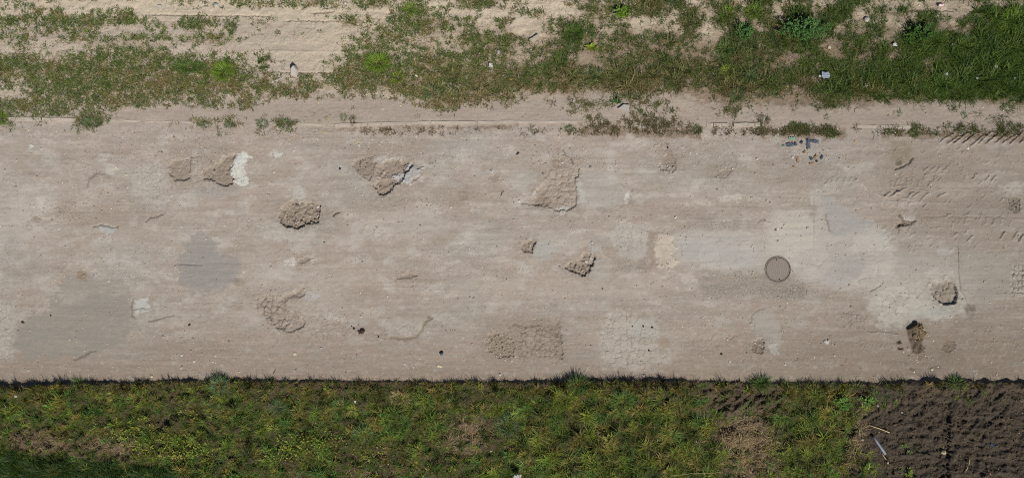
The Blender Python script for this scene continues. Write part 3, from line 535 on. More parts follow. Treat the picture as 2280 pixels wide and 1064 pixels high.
def link(name, me, mat, parent=None, loc=None, rz=0):
    o = bpy.data.objects.new(name, me); COL.objects.link(o)
    if mat is not None and not len(me.materials): me.materials.append(mat)
    if parent is not None: o.parent = parent
    if loc is not None: o.location = loc
    o.rotation_euler.z = rz
    return o
def tag(o, label=None, cat=None, group=None, kind=None):
    if label: o['label'] = label
    if cat: o['category'] = cat
    if group: o['group'] = group
    if kind: o['kind'] = kind
    return o

# ------------------------------------------------------------------ setting: the ground sheet cut along its natural borders
X3 = wx(U); Y3 = wy(V)
ju, iu = np.meshgrid(np.arange(NV - 1), np.arange(NU - 1), indexing='ij')
fu = .5 * (U[:-1, :-1] + U[1:, 1:]); fv = .5 * (V[:-1, :-1] + V[1:, 1:])
zone = np.full(fu.shape, 0)
zone[fv >= kerb_v(fu)] = 1; zone[fv >= edge_v(fu)] = 2
zone[(zone == 2) & (fu > 1925)] = 3; zone[(zone == 0) & (fv > verge_v(fu))] = 4
NAMES = {0: ('verge_ground', M_DIRT), 1: ('road', M_ROAD), 2: ('field_bank', M_EARTH), 3: ('field', M_EARTH), 4: ('path', M_DIRT)}
idx = np.arange(NU * NV).reshape(NV, NU)
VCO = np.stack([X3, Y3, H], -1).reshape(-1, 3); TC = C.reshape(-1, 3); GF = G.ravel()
for z, (nm, mt) in NAMES.items():
    sel = zone == z; j = ju[sel]; i = iu[sel]
    q = np.stack([idx[j + 1, i], idx[j + 1, i + 1], idx[j, i + 1], idx[j, i]], 1)
    used = np.unique(q); rem = np.zeros(NU * NV, np.int64); rem[used] = np.arange(len(used))
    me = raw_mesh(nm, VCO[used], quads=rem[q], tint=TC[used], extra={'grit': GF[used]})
    tag(link(nm, me, mt), kind='structure')

# ------------------------------------------------------------------ grass
def blade_arrays(bx, by, bz, az, L, lean, droop, wd, col, tipcol=None, broad=False):
    """tapered bent blades: 7 verts each"""
    n = len(bx); T = np.array([0, .35, .72, 1.0]); ca, sa = np.cos(az), np.sin(az)
    W = np.array([.7, 1.0, .7]) if not broad else np.array([.25, 1.0, .75])
    v = np.zeros((n, 7, 3)); 
    for k, t in enumerate(T):
        hd = L * (np.sin(lean) * t + droop * t * t * .6); zz = np.maximum(L * (np.cos(lean) * t - droop * t * t * .55), 0.004 * (k > 0))
        cx, cy, cz = bx + ca * hd, by + sa * hd, bz + zz
        if k < 3:
            h = wd * W[k] / 2
            v[:, 2 * k] = np.stack([cx - sa * h, cy + ca * h, cz], 1); v[:, 2 * k + 1] = np.stack([cx + sa * h, cy - ca * h, cz], 1)
        else: v[:, 6] = np.stack([cx, cy, cz], 1)
    b = (np.arange(n) * 7)[:, None]
    q = np.concatenate([b + np.array([0, 1, 3, 2]), b + np.array([2, 3, 5, 4])]); t = b + np.array([4, 5, 6])
    c = np.repeat(col[:, None, :], 7, 1)
    if tipcol is not None: c[:, 4:] = c[:, 4:] * .6 + tipcol[:, None, :] * .4
    return v.reshape(-1, 3), q, t, c.reshape(-1, 3)
def scatter(name, zone_fn, n_tuft, per, Lr, wd, cols, u0, u1, v0, v1, label, cat, seed, spread=.03, lean=(.2, 1.15), droop=(.2, .8), mat=None, aniso=0, lenmap=None):
    g = np.random.default_rng(seed)
    u = g.uniform(u0, u1, n_tuft); v = g.uniform(v0, v1, n_tuft); p, kind = zone_fn(u, v)
    keep = g.random(n_tuft) < p; u, v, kind = u[keep], v[keep], kind[keep]
    n = len(u); cnt = np.maximum(2, (per * g.uniform(.4, 1.5, n))).astype(int); rep = np.repeat(np.arange(n), cnt); N = len(rep)
    size = g.uniform(.65, 1.35, n) * (1 if lenmap is None else lenmap(u, v))
    az = g.uniform(0, 2 * pi, N); r = spread * np.sqrt(g.random(N)) * size[rep]
    tilt = g.uniform(0, 2 * pi, n)[rep]; az = az + .45 * np.sin(tilt - az)
    bu = u[rep] + np.cos(az) * r / S; bv = v[rep] - np.sin(az) * r / S
    L = g.uniform(Lr[0], Lr[1], N) * size[rep]; az = az + g.normal(0, .95, N)
    tc = cols(kind, u, v, g)[rep] * g.uniform(.7, 1.3, (N, 1))
    vv, q, t, c = blade_arrays(wx(bu), wy(bv), gh(bu, bv) - .004, az, L, g.uniform(*lean, N), g.uniform(*droop, N), wd * g.uniform(.6, 1.3, N), tc, tc * np.array([1.35, 1.25, 1.0]))
    o = link(name, raw_mesh(name, vv, q, t, tint=c), mat or M_GRASS); tag(o, label, cat, kind='stuff'); return o

GR = np.array([D(82, 100, 46), D(94, 106, 54), D(74, 91, 50), D(108, 115, 62), D(66, 86, 38)]) * 1.35
OL = np.array([D(116, 108, 64), D(128, 116, 74), D(104, 98, 58), D(134, 120, 84)]) * 1.25
ST = np.array([D(150, 130, 98), D(166, 145, 108), D(132, 112, 86), D(178, 158, 120)]) * 1.1
def topzone(u, v):
    d = sample(TM, 0, u, v); d = np.where(v > 300, 0, d); d = np.where(v < 0, TM[0].mean() + 1.5, d)
    nz = fbm(u / 11, v / 8, 61, 3) * 2.2 + fbm(u / 34, v / 22, 62, 2) * 1.0
    rowd = np.where((v > 76) & (v < 106) & (u < 540), 0, 1); d = np.where(rowd == 0, np.minimum(d, 2.2), d)
    nz = nz - 1.2 * ss(.02, .3, fbm(u / 42, v / 18, 75, 3)) * (u > 560)
    p = ss(.12, .62, (d / 9) * 1.25 - .19 + .10 * ss(118, 140, v) * ss(215, 195, v) - .05 * (u > 560) - .07 * ss(1100, 1300, u) * (d < 8) + nz * .34)
    row = 0
    for a, b in ((-200, 82), (134, 258), (266, 332), (338, 382), (402, 412), (424, 516)): row = row + ss(a - 6, a + 4, u) * ss(b + 8, b - 4, u)
    p = np.maximum(p, np.exp(-((v - 86 + 1.5 * np.sin(u / 23)) / 5.0) ** 2) * row)
    p = p * np.where(v > kerb_v(u) - 6, .55 + .4 * (u > 1280), 1) * (v < kerb_v(u) + 24) * np.where(d < .7, 0.25, 1)
    return p, d
def topcols(kind, u, v, g):
    n = len(u); gi = GR[g.integers(0, len(GR), n)]; oi = OL[g.integers(0, len(OL), n)]
    dry = np.clip(ss(-.15, .4, fbm(u / 60, v / 28, 63, 3)) * .6 + ss(135, 200, v) * .35 * (u > 250) + .75 * ((v > 262) & (u > 700)) - ss(1500, 2100, u) * .5, 0, .95)
    m = (g.random(n) < dry)[:, None]; c = np.where(m, oi, gi)
    dusty = (.35 * ss(190, 260, v) * g.random(n))[:, None]; c = c * (1 - dusty) + D(140, 132, 112) * dusty
    lush = ss(1500, 2200, u)[:, None] * .8; c = c * (1 - lush) + c * np.array([.74, .98, .5]) * lush; return c * (.88 - .25 * ss(800, 1700, u))[:, None] * np.where((v > 262) & (u > 700), .7, 1)[:, None] * (1 + .5 * fbm(u / 12, v / 10, 76, 2))[:, None]
def topzone_right(u, v):
    p, d = topzone(u, v); return p * ss(5.2, 8.5, d) * ss(800, 1900, u) * ss(-.2, .25, fbm(u / 22, v / 18, 71, 3)), d
scatter('verge_grass', topzone, 95000, 11, (.035, .09), .0085, topcols, -200, 2480, -150, 305, 'short patchy grass growing on the sandy verge above the road', 'grass', 201, spread=.035, lenmap=lambda u, v: .85 + .5 * ss(1400, 2200, u))
scatter('tall_verge_grass', topzone_right, 18000, 18, (.09, .24), .011, topcols, 700, 2480, -100, 240, 'taller lush grass on the right part of the upper verge', 'grass', 202, spread=.05, lenmap=lambda u, v: (1 + .9 * fbm(u / 32, v / 24, 83, 2)) * (1 + .3 * ss(1950, 2200, u)))
def thatch(u, v):
    p, d = topzone(u, v); return np.clip(.75 * ss(2, 6, d) * ss(-.3, .3, fbm(u / 30, v / 16, 65, 3)) * np.where((u > 900) | (v > 120), 1, .4) * (1 - .6 * ss(1900, 2150, u)), 0, 1) * (d > 1.5), d
def strawcols(kind, u, v, g): return ST[g.integers(0, len(ST), len(u))] * np.where(v < 320, .66, .62)[:, None]
scatter('verge_thatch', thatch, 40000, 8, (.03, .09), .006, strawcols, -200, 2480, -150, 305, 'dry brown thatch lying between the green verge grass', 'thatch', 203, spread=.06, lean=(1.1, 1.5), droop=(0, .15), mat=M_STRAW)

def botd(u, v): return sample(BM, 840, u, v)
def botzone(u, v):
    d = botd(u, v); nz = fbm(u / 16, v / 14, 64, 3)
    p = ss(.05, .5, d / 9 * 1.25 - .18 + nz * .36) * ss(-.16, .08, fbm(u / 17, v / 14, 72, 3)) * ss(-.38, -.1, fbm(u / 48, v / 34, 79, 2)) * (v > edge_v(u) - 1 + 4 * fbm(u / 12, v * 0, 66, 2))
    churn = ss(1545, 1590, u) * ss(1765, 1725, u) * ss(935, 905, v) + .7 * ss(1470, 1560, u) * ss(1990, 1900, u) * ss(874, 862, v) + ss(1885, 1915, u)
    p = p * (1 - .88 * np.clip(churn, 0, 1) * ss(-.35, 0, fbm(u / 12, v / 10, 84, 2)))
    return p, d
def botcols(kind, u, v, g):
    n = len(u); gi = GR[g.integers(0, len(GR), n)] * np.array([.88, 1.0, .68]); oi = OL[g.integers(0, len(OL), n)] * np.array([.80, .78, .52])
    z = fbm(u / 38, v / 26, 67, 3); dry = np.clip(.28 + 1.1 * z + .35 * ss(905, 865, v), .03, .9)
    m = (g.random(n) < dry)[:, None]; c = np.where(m, oi, gi)
    c = c * (1 - .25 * (c == 0)); blue = ((fbm(u / 30, v / 24, 68, 2) > .12) & ~m[:, 0])[:, None]; c = np.where(blue, c * np.array([.72, 1.0, 1.15]), c)
    yel = ss(.02, .3, fbm(u / 32, v / 22, 69, 2) + .12 * (u > 1180))[:, None] * (~m) * .6; c = c * (1 - yel) + D(122, 126, 40) * yel
    return c * .98 * (1.04 + 1.0 * fbm(u / 14, v / 12, 77, 2) + 1.3 * fbm(u / 42, v / 30, 78, 2))[:, None].clip(.3, 2.0)
scatter('bank_grass', botzone, 26000, 22, (.07, .22), .0085, botcols, -200, 2480, 845, 1230, 'dense tangled green and olive grass on the bank below the road', 'grass', 204, spread=.045, lean=(.0, .95), droop=(.2, 1.0), lenmap=lambda u, v: (.45 + .45 * ss(5, 9, botd(u, v)) + .15 * (u > 1200)) * (1 + .9 * fbm(u / 30, v / 24, 73, 2)))
def botfill(u, v):
    d = botd(u, v); return np.clip(.25 + d / 10, 0, 1) * (v > edge_v(u) + 2) * np.where(u > 1900, .25, 1) * np.where((u > 1555) & (u < 1755) & (v < 925), .35, 1), d
def fillcols(kind, u, v, g):
    n = len(u); s = ST[g.integers(0, len(ST), n)] * .42; k = GR[g.integers(0, len(GR), n)] * np.array([.6, .68, .45])
    m = (g.random(n) < np.clip((kind - 1.5) / 6, 0, .9))[:, None]; return np.where(m, k, s)
scatter('bank_thatch', botfill, 60000, 9, (.03, .09), .008, fillcols, -200, 2480, 845, 1230, 'low brown dead grass and stubble between the bank grass', 'thatch', 205, spread=.06, lean=(.8, 1.5), droop=(0, .4), mat=M_STRAW)
def edgez(u, v):
    w_ = .12 + .88 * ss(0, .3, fbm(u / 30, u * 0, 74, 4)); w_ = w_ * np.interp(u, [0, 560, 640, 1040, 1120, 1500, 1560, 1680, 2000, 2060, 2300], [.8, .8, .35, .35, 1, 1, .5, .9, .9, .5, .4])
    return w_ * np.exp(-((v - edge_v(u) - 8) / 7) ** 2), u
scatter('edge_grass', edgez, 10000, 12, (.05, .20), .009, lambda k, u, v, g: botcols(k, u, v, g) * .8, -200, 2480, 840, 885, 'spiky grass along the field edge of the road casting shadows on it', 'edge grass', 209, spread=.03, lean=(.0, .55), droop=(.0, .4))
def drypatch(u, v):
    a = np.exp(-(((u - 1665) / 62) ** 2 + ((v - 1000) / 62) ** 2) ** 1.5) + np.exp(-(((u - 1040) / 42) ** 2 + ((v - 965) / 36) ** 2) ** 1.5) * .7 + .35 * np.exp(-(((u - 180) / 170) ** 2 + ((v - 985) / 20) ** 2)) + .4 * np.exp(-(((u - 840) / 40) ** 2 + ((v - 1050) / 20) ** 2)) + .8 * np.exp(-(((u - 1905) / 16) ** 2 + ((v - 985) / 45) ** 2))
    return np.clip(a, 0, 1), a
scatter('dead_grass', drypatch, 16000, 9, (.06, .17), .008, lambda k, u, v, g: ST[g.integers(0, len(ST), len(u))] * .85, 0, 1960, 880, 1120, 'matted straw coloured dead grass in bare spots of the bank', 'dead grass', 206, spread=.05, lean=(1.15, 1.52), droop=(0, .1), mat=M_STRAW)
def crop(u, v):
    lim = np.interp(u, [-200, 0, 120, 200, 350, 420, 640], [1000, 1002, 1022, 1030, 1046, 1058, 1085]); g = ss(-4, 8, v - lim)
    return g * np.where(np.abs(v - (1064 - (u - 128) * -3.2)) < 3, .2, 1) * (u < 700), v
scatter('field_crop', crop, 9000, 18, (.12, .28), .007, lambda k, u, v, g: (GR[g.integers(0, len(GR), len(u))] * np.array([.24, .38, .25])), -200, 700, 990, 1230, 'dark green young cereal leaves in the lower left corner', 'crop', 207, spread=.05, lean=(.5, 1.2), droop=(.2, .5))
# low broad-leaved ground cover
def leafcover(u, v):
    a = 0
    for (x, y, rx, ry, k) in ((370, 990, 62, 26, 1), (430, 1000, 50, 22, .8), (300, 965, 50, 22, .5), (690, 985, 60, 24, .8), (280, 940, 40, 18, .35), (830, 1010, 40, 20, .3), (420, 920, 22, 12, .4), (630, 1010, 40, 18, .4)):
        a = a + k * np.exp(-(((u - x) / rx) ** 2 + ((v - y) / ry) ** 2) ** 1.6)
    return np.clip(a * (ss(-.25, .1, fbm(u / 12, v / 10, 70, 2))), 0, 1), a
def broadcols(kind, u, v, g):
    B = np.array([D(128, 142, 40), D(110, 128, 38), D(142, 146, 56), D(96, 116, 36), D(150, 140, 60)]) * 1.15; return B[g.integers(0, 5, len(u))]
def leaves(bx, by, bz, az, L, lean, wd, col, droop=None):
    return blade_arrays(bx, by, bz, az, L, lean, np.full(len(bx), .25) if droop is None else droop, wd, col, col * 1.2, broad=True)
g = np.random.default_rng(208); n = 15000; u = g.uniform(180, 960, n); v = g.uniform(880, 1060, n); p, _ = leafcover(u, v); k = g.random(n) < p; u, v = u[k], v[k]; n = len(u)
vv, q, t, c = leaves(wx(u), wy(v), gh(u, v) + g.uniform(.02, .10, n), g.uniform(0, 2 * pi, n), g.uniform(.025, .05, n), g.uniform(1.0, 1.5, n), g.uniform(.018, .032, n), broadcols(0, u, v, g) * g.uniform(.7, 1.2, (n, 1)))
tag(link('ground_cover', raw_mesh('ground_cover', vv, q, t, tint=c), M_LEAF), 'yellow green small leaved ground cover on the left part of the bank', 'ground cover', kind='stuff')

# ------------------------------------------------------------------ single plants
def grass_tuft(name, u, v, ru, rv, nb, Lr, base, label, group=None, wd=.008, seed=0, cat='grass tuft', lean=(.15, 1.3), droop=(.2, .75)):
    g = np.random.default_rng(seed + int(u) * 7 + int(v)); z0 = g1(u, v)
    az = g.uniform(0, 2 * pi, nb); r = np.sqrt(g.random(nb)) * .75
    du, dv = np.cos(az) * r * ru, -np.sin(az) * r * rv
    az = az + g.normal(0, .75, nb); L = g.uniform(Lr[0], Lr[1], nb) * (1.1 - .35 * r)
    base = np.asarray(base); col = base[None] * g.uniform(.6, 1.45, (nb, 1)) * (1 + g.normal(0, .1, (nb, 3))); dead = g.random(nb) < .07; col[dead] = ST[0] * .8
    z = gh(u + du, v + dv) - z0
    vv, q, t, c = blade_arrays(du * S, -dv * S, z - .006, az, L, g.uniform(*lean, nb), g.uniform(*droop, nb), wd * g.uniform(.6, 1.3, nb), np.clip(col, .003, .9), np.clip(col, .003, .9) * 1.3)
    return tag(link(name, raw_mesh(name, vv, q, t, tint=c), M_GRASS, loc=(wx(u), wy(v), z0)), label, cat, group)
def leafy_weed(name, u, v, ru, rv, ht, nl, leafL, base, label, group=None, seed=0, cat='weed', rosette=False):
    """stems rising from one root, broad leaves along them: an Empty with stem and foliage"""
    g = np.random.default_rng(seed + int(u) * 3 + int(v)); z0 = g1(u, v)
    root = bpy.data.objects.new(name, None); COL.objects.link(root); root.location = (wx(u), wy(v), z0); root.empty_display_size = .05
    tag(root, label, cat, group)
    ns = max(5, nl // 12); saz = g.uniform(0, 2 * pi, ns); sr = np.sqrt(g.random(ns)); sx = np.cos(saz) * sr * ru * S; sy = np.sin(saz) * sr * rv * S; sh = ht * g.uniform(.55, 1.1, ns) * (1.1 - .5 * sr)
    sv_, sq = [], []
    for k in range(ns):
        for tt in (0, .5, 1):
            px, py, pz = sx[k] * (.15 + .85 * tt), sy[k] * (.15 + .85 * tt), sh[k] * math.sqrt(tt) if tt else -.01
            w_ = .004 * (1.2 - tt * .7)
            for a in (0, 2.1, 4.2): sv_.append((px + cos(a) * w_, py + sin(a) * w_, pz))
        b = k * 9
        for lv in (0, 3):
            for a in range(3): sq.append((b + lv + a, b + lv + (a + 1) % 3, b + lv + 3 + (a + 1) % 3, b + lv + 3 + a))
    link('stem', raw_mesh('stem', sv_, sq, tint=np.tile(np.asarray(base) * .8, (len(sv_), 1))), M_LEAF, root)
    kk = g.integers(0, ns, nl); tt = g.uniform(.25 if not rosette else .0, 1.0, nl)
    bx = sx[kk] * (.15 + .85 * tt) + g.normal(0, .012, nl); by = sy[kk] * (.15 + .85 * tt) + g.normal(0, .012, nl); bz = sh[kk] * np.sqrt(tt)
    az = np.arctan2(by, bx) + g.normal(0, 1.0 if not rosette else .4, nl)
    col = np.asarray(base)[None] * g.uniform(.6, 1.4, (nl, 1)) * (1 + g.normal(0, .08, (nl, 3)))
    vv, q, t, c = leaves(bx, by, bz, az, leafL * g.uniform(.6, 1.3, nl), g.uniform(.7, 1.45, nl), leafL * .42 * g.uniform(.7, 1.2, nl), np.clip(col, .003, .9))
    link('foliage', raw_mesh('foliage', vv, q, t, tint=c), M_LEAF, root)
    return root
BG = D(92, 118, 36) * 1.5; MG = D(74, 98, 44) * 1.4; BLG = D(82, 100, 66) * 1.35; DG = D(58, 82, 30) * 1.3; YG = D(118, 132, 44) * 1.3
TUFT = [  # u, v, ru, rv, blades, length range, colour, label
 (842, 140, 26, 15, 420, (.12, .28), BG, 'bright green long bladed tuft, largest on the verge right of the concrete chunk'),
 (497, 160, 22, 18, 420, (.12, .25), BG, 'bright green tuft ending the long grassy strip left of the concrete chunk'),
 (420, 150, 45, 12, 420, (.08, .18), MG, 'wide dark green tuft in the grassy strip, just left of its bright end tuft'),
 (2, 264, 15, 16, 260, (.07, .15), BG, 'lush green tuft at the left border beside the kerb'),
 (204, 273, 30, 11, 420, (.06, .13), BLG, 'blue green spreading tuft covering the kerb near the left border'),
 (455, 279, 22, 6, 130, (.05, .10), BLG, 'flat tuft along the kerb, left of two bushier kerb tufts'),
 (512, 279, 16, 6, 100, (.05, .10), BLG, 'small flat tuft on the kerb below the bright end of the grassy strip'),
 (585, 276, 15, 11, 130, (.05, .11), BLG, 'loose tuft on the kerb with bare dirt to its left'),
 (633, 275, 21, 12, 200, (.05, .12), BLG, 'bushy grey green tuft on the kerb just before the bare stretch with straw'),
 (765, 262, 8, 9, 60, (.05, .10), MG, 'single small weed tuft alone on the dirt path above the kerb'),
 (915, 22, 11, 15, 130, (.08, .18), BG, 'bright upright tuft near the top border above the largest tuft'),
 (960, 203, 15, 14, 160, (.08, .16), BLG * 1.25, 'pale green starry tuft at the lower rim of the verge'),
 (886, 172, 13, 12, 120, (.08, .18), YG * .9, 'light green tuft right below the largest verge tuft'),
 (1276, 74, 24, 20, 480, (.10, .20), DG * 1.1, 'dark green dome shaped tuft near the leaning pale slab fragment'),
 (1248, 133, 16, 17, 220, (.08, .16), DG * 1.1, 'dark round tuft below the dome shaped tuft'),
 (1268, 287, 12, 7, 80, (.05, .1), DG, 'dark tuft growing at the right end of the long kerb stones'),
 (1552, 290, 11, 11, 110, (.05, .11), DG, 'dark tuft on the kerb line left of the short kerb blocks'),
 (1640, 214, 12, 13, 150, (.10, .20), BLG * 1.2, 'pale feathery tuft at the verge rim above the short kerb blocks'),
 (1668, 172, 12, 14, 150, (.10, .20), BLG * 1.2, 'pale feathery tuft standing above the other feathery one'),
 (1616, 30, 13, 15, 180, (.10, .20), BG, 'bright green tuft near the top border, left of the big bush'),
 (1674, 28, 17, 14, 200, (.10, .20), BG * .95, 'bright green tuft between the big bush and a similar tuft to the left'),
 (1612, 110, 20, 16, 220, (.10, .20), MG * 1.1, 'mid green tuft below and left of the leafy weed by the bush'),
 (1620, 160, 16, 14, 140, (.10, .20), YG, 'yellow green tuft near the lower verge, left of the plastic sheet'),
 (1850, 298, 16, 9, 150, (.05, .12), DG * 1.15, 'green tuft on the kerb line right of the torn blue plastic'),
 (1793, 287, 14, 10, 140, (.05, .12), DG, 'dark tuft on the kerb line directly above the torn blue plastic'),
 (1766, 282, 12, 11, 140, (.05, .12), DG * 1.1, 'round dark tuft on the kerb line above the pale green scrap'),
 (2034, 297, 13, 8, 130, (.05, .12), DG * 1.2, 'dark tuft right of the last kerb stone'),
 (2145, 258, 8, 8, 60, (.04, .09), BLG, 'tiny lone tuft on the path in the far right'),
 (2098, 190, 30, 18, 420, (.14, .30), MG * 1.1, 'tall pale bladed tuft in the lush grass at the right'),
 (2250, 48, 26, 30, 520, (.14, .32), BG * .85, 'tall bright tuft at the upper right border'),
 (1725, 208, 9, 9, 70, (.05, .1), MG, 'small tuft at the verge rim right of the feathery tufts'),
 (330, 57, 7, 5, 34, (.05, .12), MG, 'sparse sprout in the bare dirt, right of the grass strips'),
 (247, 29, 6, 6, 36, (.05, .12), MG, 'sparse sprout near the top border, left of its twin'),
 (287, 28, 8, 7, 44, (.05, .12), MG, 'star shaped sprout near the top border, right of its twin'),
 (414, 58, 13, 7, 80, (.05, .13), MG, 'low sprawling sprout above the straight grass row'),
 (492, 852, 15, 13, 230, (.12, .26), BLG * 1.1, 'tall tuft at the field edge of the road casting spiky shadows'),
 (176, 852, 12, 7, 110, (.10, .22), MG * .9, 'dark tuft at the field edge near the left border'),
 (1288, 852, 22, 8, 220, (.14, .30), MG * .8, 'long bladed tuft leaning over the field edge at mid road'),
 (1695, 852, 18, 8, 190, (.14, .30), MG * .8, 'long bladed tuft leaning over the field edge below the manhole'),
 (1255, 887, 26, 18, 320, (.12, .26), YG * .85, 'yellow green tuft just below the tuft leaning over mid road'),
 (1382, 888, 24, 20, 300, (.12, .26), MG, 'green starry tuft on the bank right of a yellow green tuft'),
 (890, 885, 22, 12, 240, (.10, .22), OL[1] * 1.2, 'orange brown fading tuft on the bank below the black lump'),
 (1660, 910, 10, 16, 90, (.10, .2), MG, 'lone green tuft in the disturbed earth left of the wide green patch'),
 (1563, 930, 14, 14, 140, (.10, .2), BLG, 'grey green starry tuft at the right end of the dense bank'),
 (620, 905, 16, 14, 180, (.10, .22), BLG, 'blue green arching tuft on the left half of the bank'),
 (760, 905, 22, 18, 260, (.12, .24), MG * .95, 'dense dark tuft in the middle of the left bank'),
 (810, 965, 20, 18, 240, (.12, .24), BLG * 1.1, 'bluish starry tuft left of the bare brown mound'),
 (1130, 945, 22, 24, 280, (.12, .26), BLG, 'bluish upright tuft right of the bare brown mound'),
 (1935, 1042, 14, 12, 160, (.06, .14), BG * .9, 'bright small tuft below the grey pipe'),
 (2126, 850, 20, 14, 220, (.08, .18), MG * .85, 'tuft at the field edge above the wheel tracks'),
]
for k, (u, v, ru, rv, nb, Lr, colr, lab) in enumerate(TUFT):
    grass_tuft('grass_tuft', u, v, ru, rv, int(nb * 1.25), Lr, colr, lab, 'single grass tufts', seed=k, wd=.008 if Lr[1] > .15 else .0065)
WG = D(76, 106, 54) * 1.15
leafy_weed('leafy_bush', 1782, 70, 58, 26, .42, 1500, .055, WG, 'large low green bush with small leaves on the upper verge', cat='bush')
leafy_weed('leafy_weed', 1655, 74, 20, 22, .25, 420, .05, WG, 'leafy green weed left of the large low bush', 'leafy weeds')
leafy_weed('leafy_weed', 2040, 80, 34, 24, .28, 460, .075, D(60, 88, 34) * 1.1, 'dark broad leaved weed between the bush and the lush right side', 'leafy weeds')
leafy_weed('leafy_weed', 1385, 30, 20, 12, .16, 200, .06, BG * .9, 'bright broad leaved weed near the top border above the dome shaped tuft', 'leafy weeds')
leafy_weed('leafy_weed', 577, 134, 10, 10, .06, 34, .07, D(80, 96, 42), 'small starry rosette on bare dirt left of the concrete chunk', 'leafy weeds', rosette=True)
leafy_weed('leafy_weed', 505, 131, 8, 6, .05, 26, .05, MG, 'tiny rosette just above the bright green end tuft', 'leafy weeds', rosette=True)
leafy_weed('leafy_weed', 1318, 107, 15, 8, .09, 70, .07, YG * .9, 'yellowish low weed right below the dome shaped tuft', 'leafy weeds', rosette=True)
leafy_weed('leafy_weed', 1372, 229, 14, 7, .09, 90, .05, WG * .8, 'grey green weed beside the pale slab on the path rim', 'leafy weeds')
leafy_weed('leafy_weed', 1925, 890, 24, 14, .16, 220, .05, D(92, 122, 48) * 1.1, 'bright leafy weed at the corner where tilled soil begins', 'leafy weeds')
leafy_weed('leafy_weed', 1870, 895, 20, 20, .16, 240, .05, D(84, 118, 44) * 1.1, 'leafy weed left of the one at the soil corner', 'leafy weeds')
leafy_weed('leafy_weed', 2010, 992, 13, 12, .08, 70, .04, D(92, 110, 62), 'sparse weed on the wheel track right of the grey pipe', 'leafy weeds')
leafy_weed('leafy_weed', 2020, 1006, 10, 9, .08, 50, .04, D(92, 110, 62), 'sparser weed touching the one on the wheel track', 'leafy weeds')
leafy_weed('leafy_weed', 2022, 1050, 8, 16, .12, 110, .045, D(110, 132, 40), 'yellow green weed at the bottom border in the tilled soil', 'leafy weeds')
leafy_weed('leafy_weed', 2004, 1044, 7, 10, .06, 34, .04, D(92, 110, 62), 'faint weed left of the yellow green one in the soil', 'leafy weeds')
leafy_weed('leafy_weed', 1410, 849, 6, 4, .08, 26, .045, D(150, 150, 92), 'pale tiny weed at the road edge below the grey slab', 'leafy weeds')
def flower(u, v, label, h=.12, r=.016):
    z0 = g1(u, v); root = bpy.data.objects.new('dandelion', None); COL.objects.link(root); root.location = (wx(u), wy(v), z0); tag(root, label, 'flower', 'yellow flowers on the verge')
    bm = bmesh.new(); bmesh.ops.create_cone(bm, segments=6, radius1=.003, radius2=.002, depth=h, matrix=Matrix.Translation((0, 0, h / 2)), cap_ends=True); me = bpy.data.meshes.new('stem'); bm.to_mesh(me); bm.free(); link('stem', me, M_STEM, root)
    n = 26; az = np.linspace(0, 4 * pi, n, endpoint=False); vv, q, t, c = leaves(np.zeros(n), np.zeros(n), np.full(n, h), az, np.where(np.arange(n) < 13, r, r * .6), np.where(np.arange(n) < 13, 1.45, .8), np.full(n, r * .4), np.tile(D(230, 200, 40), (n, 1)), np.zeros(n))
    link('petals', raw_mesh('petals', vv, q, t, tint=c), M_LEAF, root)
M_STEM = plain_mat('green_stem', D(90, 110, 50), .7)
flower(943, 197, 'yellow flower at the lower rim of the verge beside the pale starry tuft'); flower(1138, 180, 'small yellow flower in olive grass, rightmost of the upper middle')
flower(1750, 196, 'yellow flower at the verge rim below the plastic sheet'); flower(768, 33, 'small yellow flower in the sparse top grass')

# ------------------------------------------------------------------ stones, gravel, rubble
def rock_bm(rx, ry, rz, seed=0, sub=2, rough=.28, flat=0):
    bm = bmesh.new(); bmesh.ops.create_icosphere(bm, subdivisions=sub, radius=1)
    for v in bm.verts:
        n = mnoise.noise(v.co * 1.3 + Vector((seed * 3.1, seed * 1.7, seed))) ; f = 1 + rough * n * 1.6
        c = v.co * f
        for k in range(5):
            a = Vector((sin(seed * 7 + k * 2.4), cos(seed * 5 + k * 3.3), sin(k * 1.9 + seed))).normalized(); lim = .72; dpt = c.dot(a)
            if dpt > lim: c -= a * (dpt - lim) * .85
        v.co = Vector((c.x * rx, c.y * ry, c.z * rz))
    return bm
def bm_obj(name, bm, mat, parent=None, loc=None, rz=0, smooth=False):
    me = bpy.data.meshes.new(name); bm.to_mesh(me); bm.free()
    if smooth: me.polygons.foreach_set('use_smooth', [True] * len(me.polygons))
    return link(name, me, mat, parent, loc, rz)
# gravel as one mass
ico = bmesh.new(); bmesh.ops.create_icosphere(ico, subdivisions=1, radius=1); IV = np.array([v.co[:] for v in ico.verts]); IF = np.array([[v.index for v in f.verts] for f in ico.faces]); ico.free()
def stones_mesh(name, u, v, r, col, seed, squash=.6, sink=.3):
    g = np.random.default_rng(seed); n = len(u)
    sh = IV[None] * (1 + g.normal(0, .16, (n, len(IV), 1))) * r[:, None, None] * np.stack([g.uniform(.7, 1.3, n), g.uniform(.7, 1.3, n), np.full(n, squash)], 1)[:, None, :]
    a = g.uniform(0, 2 * pi, n); ca, sa = np.cos(a)[:, None], np.sin(a)[:, None]
    x = sh[..., 0] * ca - sh[..., 1] * sa; y = sh[..., 0] * sa + sh[..., 1] * ca
    P = np.stack([x + wx(u)[:, None], y + wy(v)[:, None], sh[..., 2] + (gh(u, v) + r * squash * (1 - 2 * sink) * .6)[:, None]], -1)
    T = (np.arange(n) * len(IV))[:, None, None] + IF[None]
    return raw_mesh(name, P.reshape(-1, 3), tris=T.reshape(-1, 3), tint=np.repeat(col, len(IV), 0), smooth=False)
g = np.random.default_rng(300)
u = g.uniform(-60, 2340, 60000); v = g.uniform(285, 845, 60000)
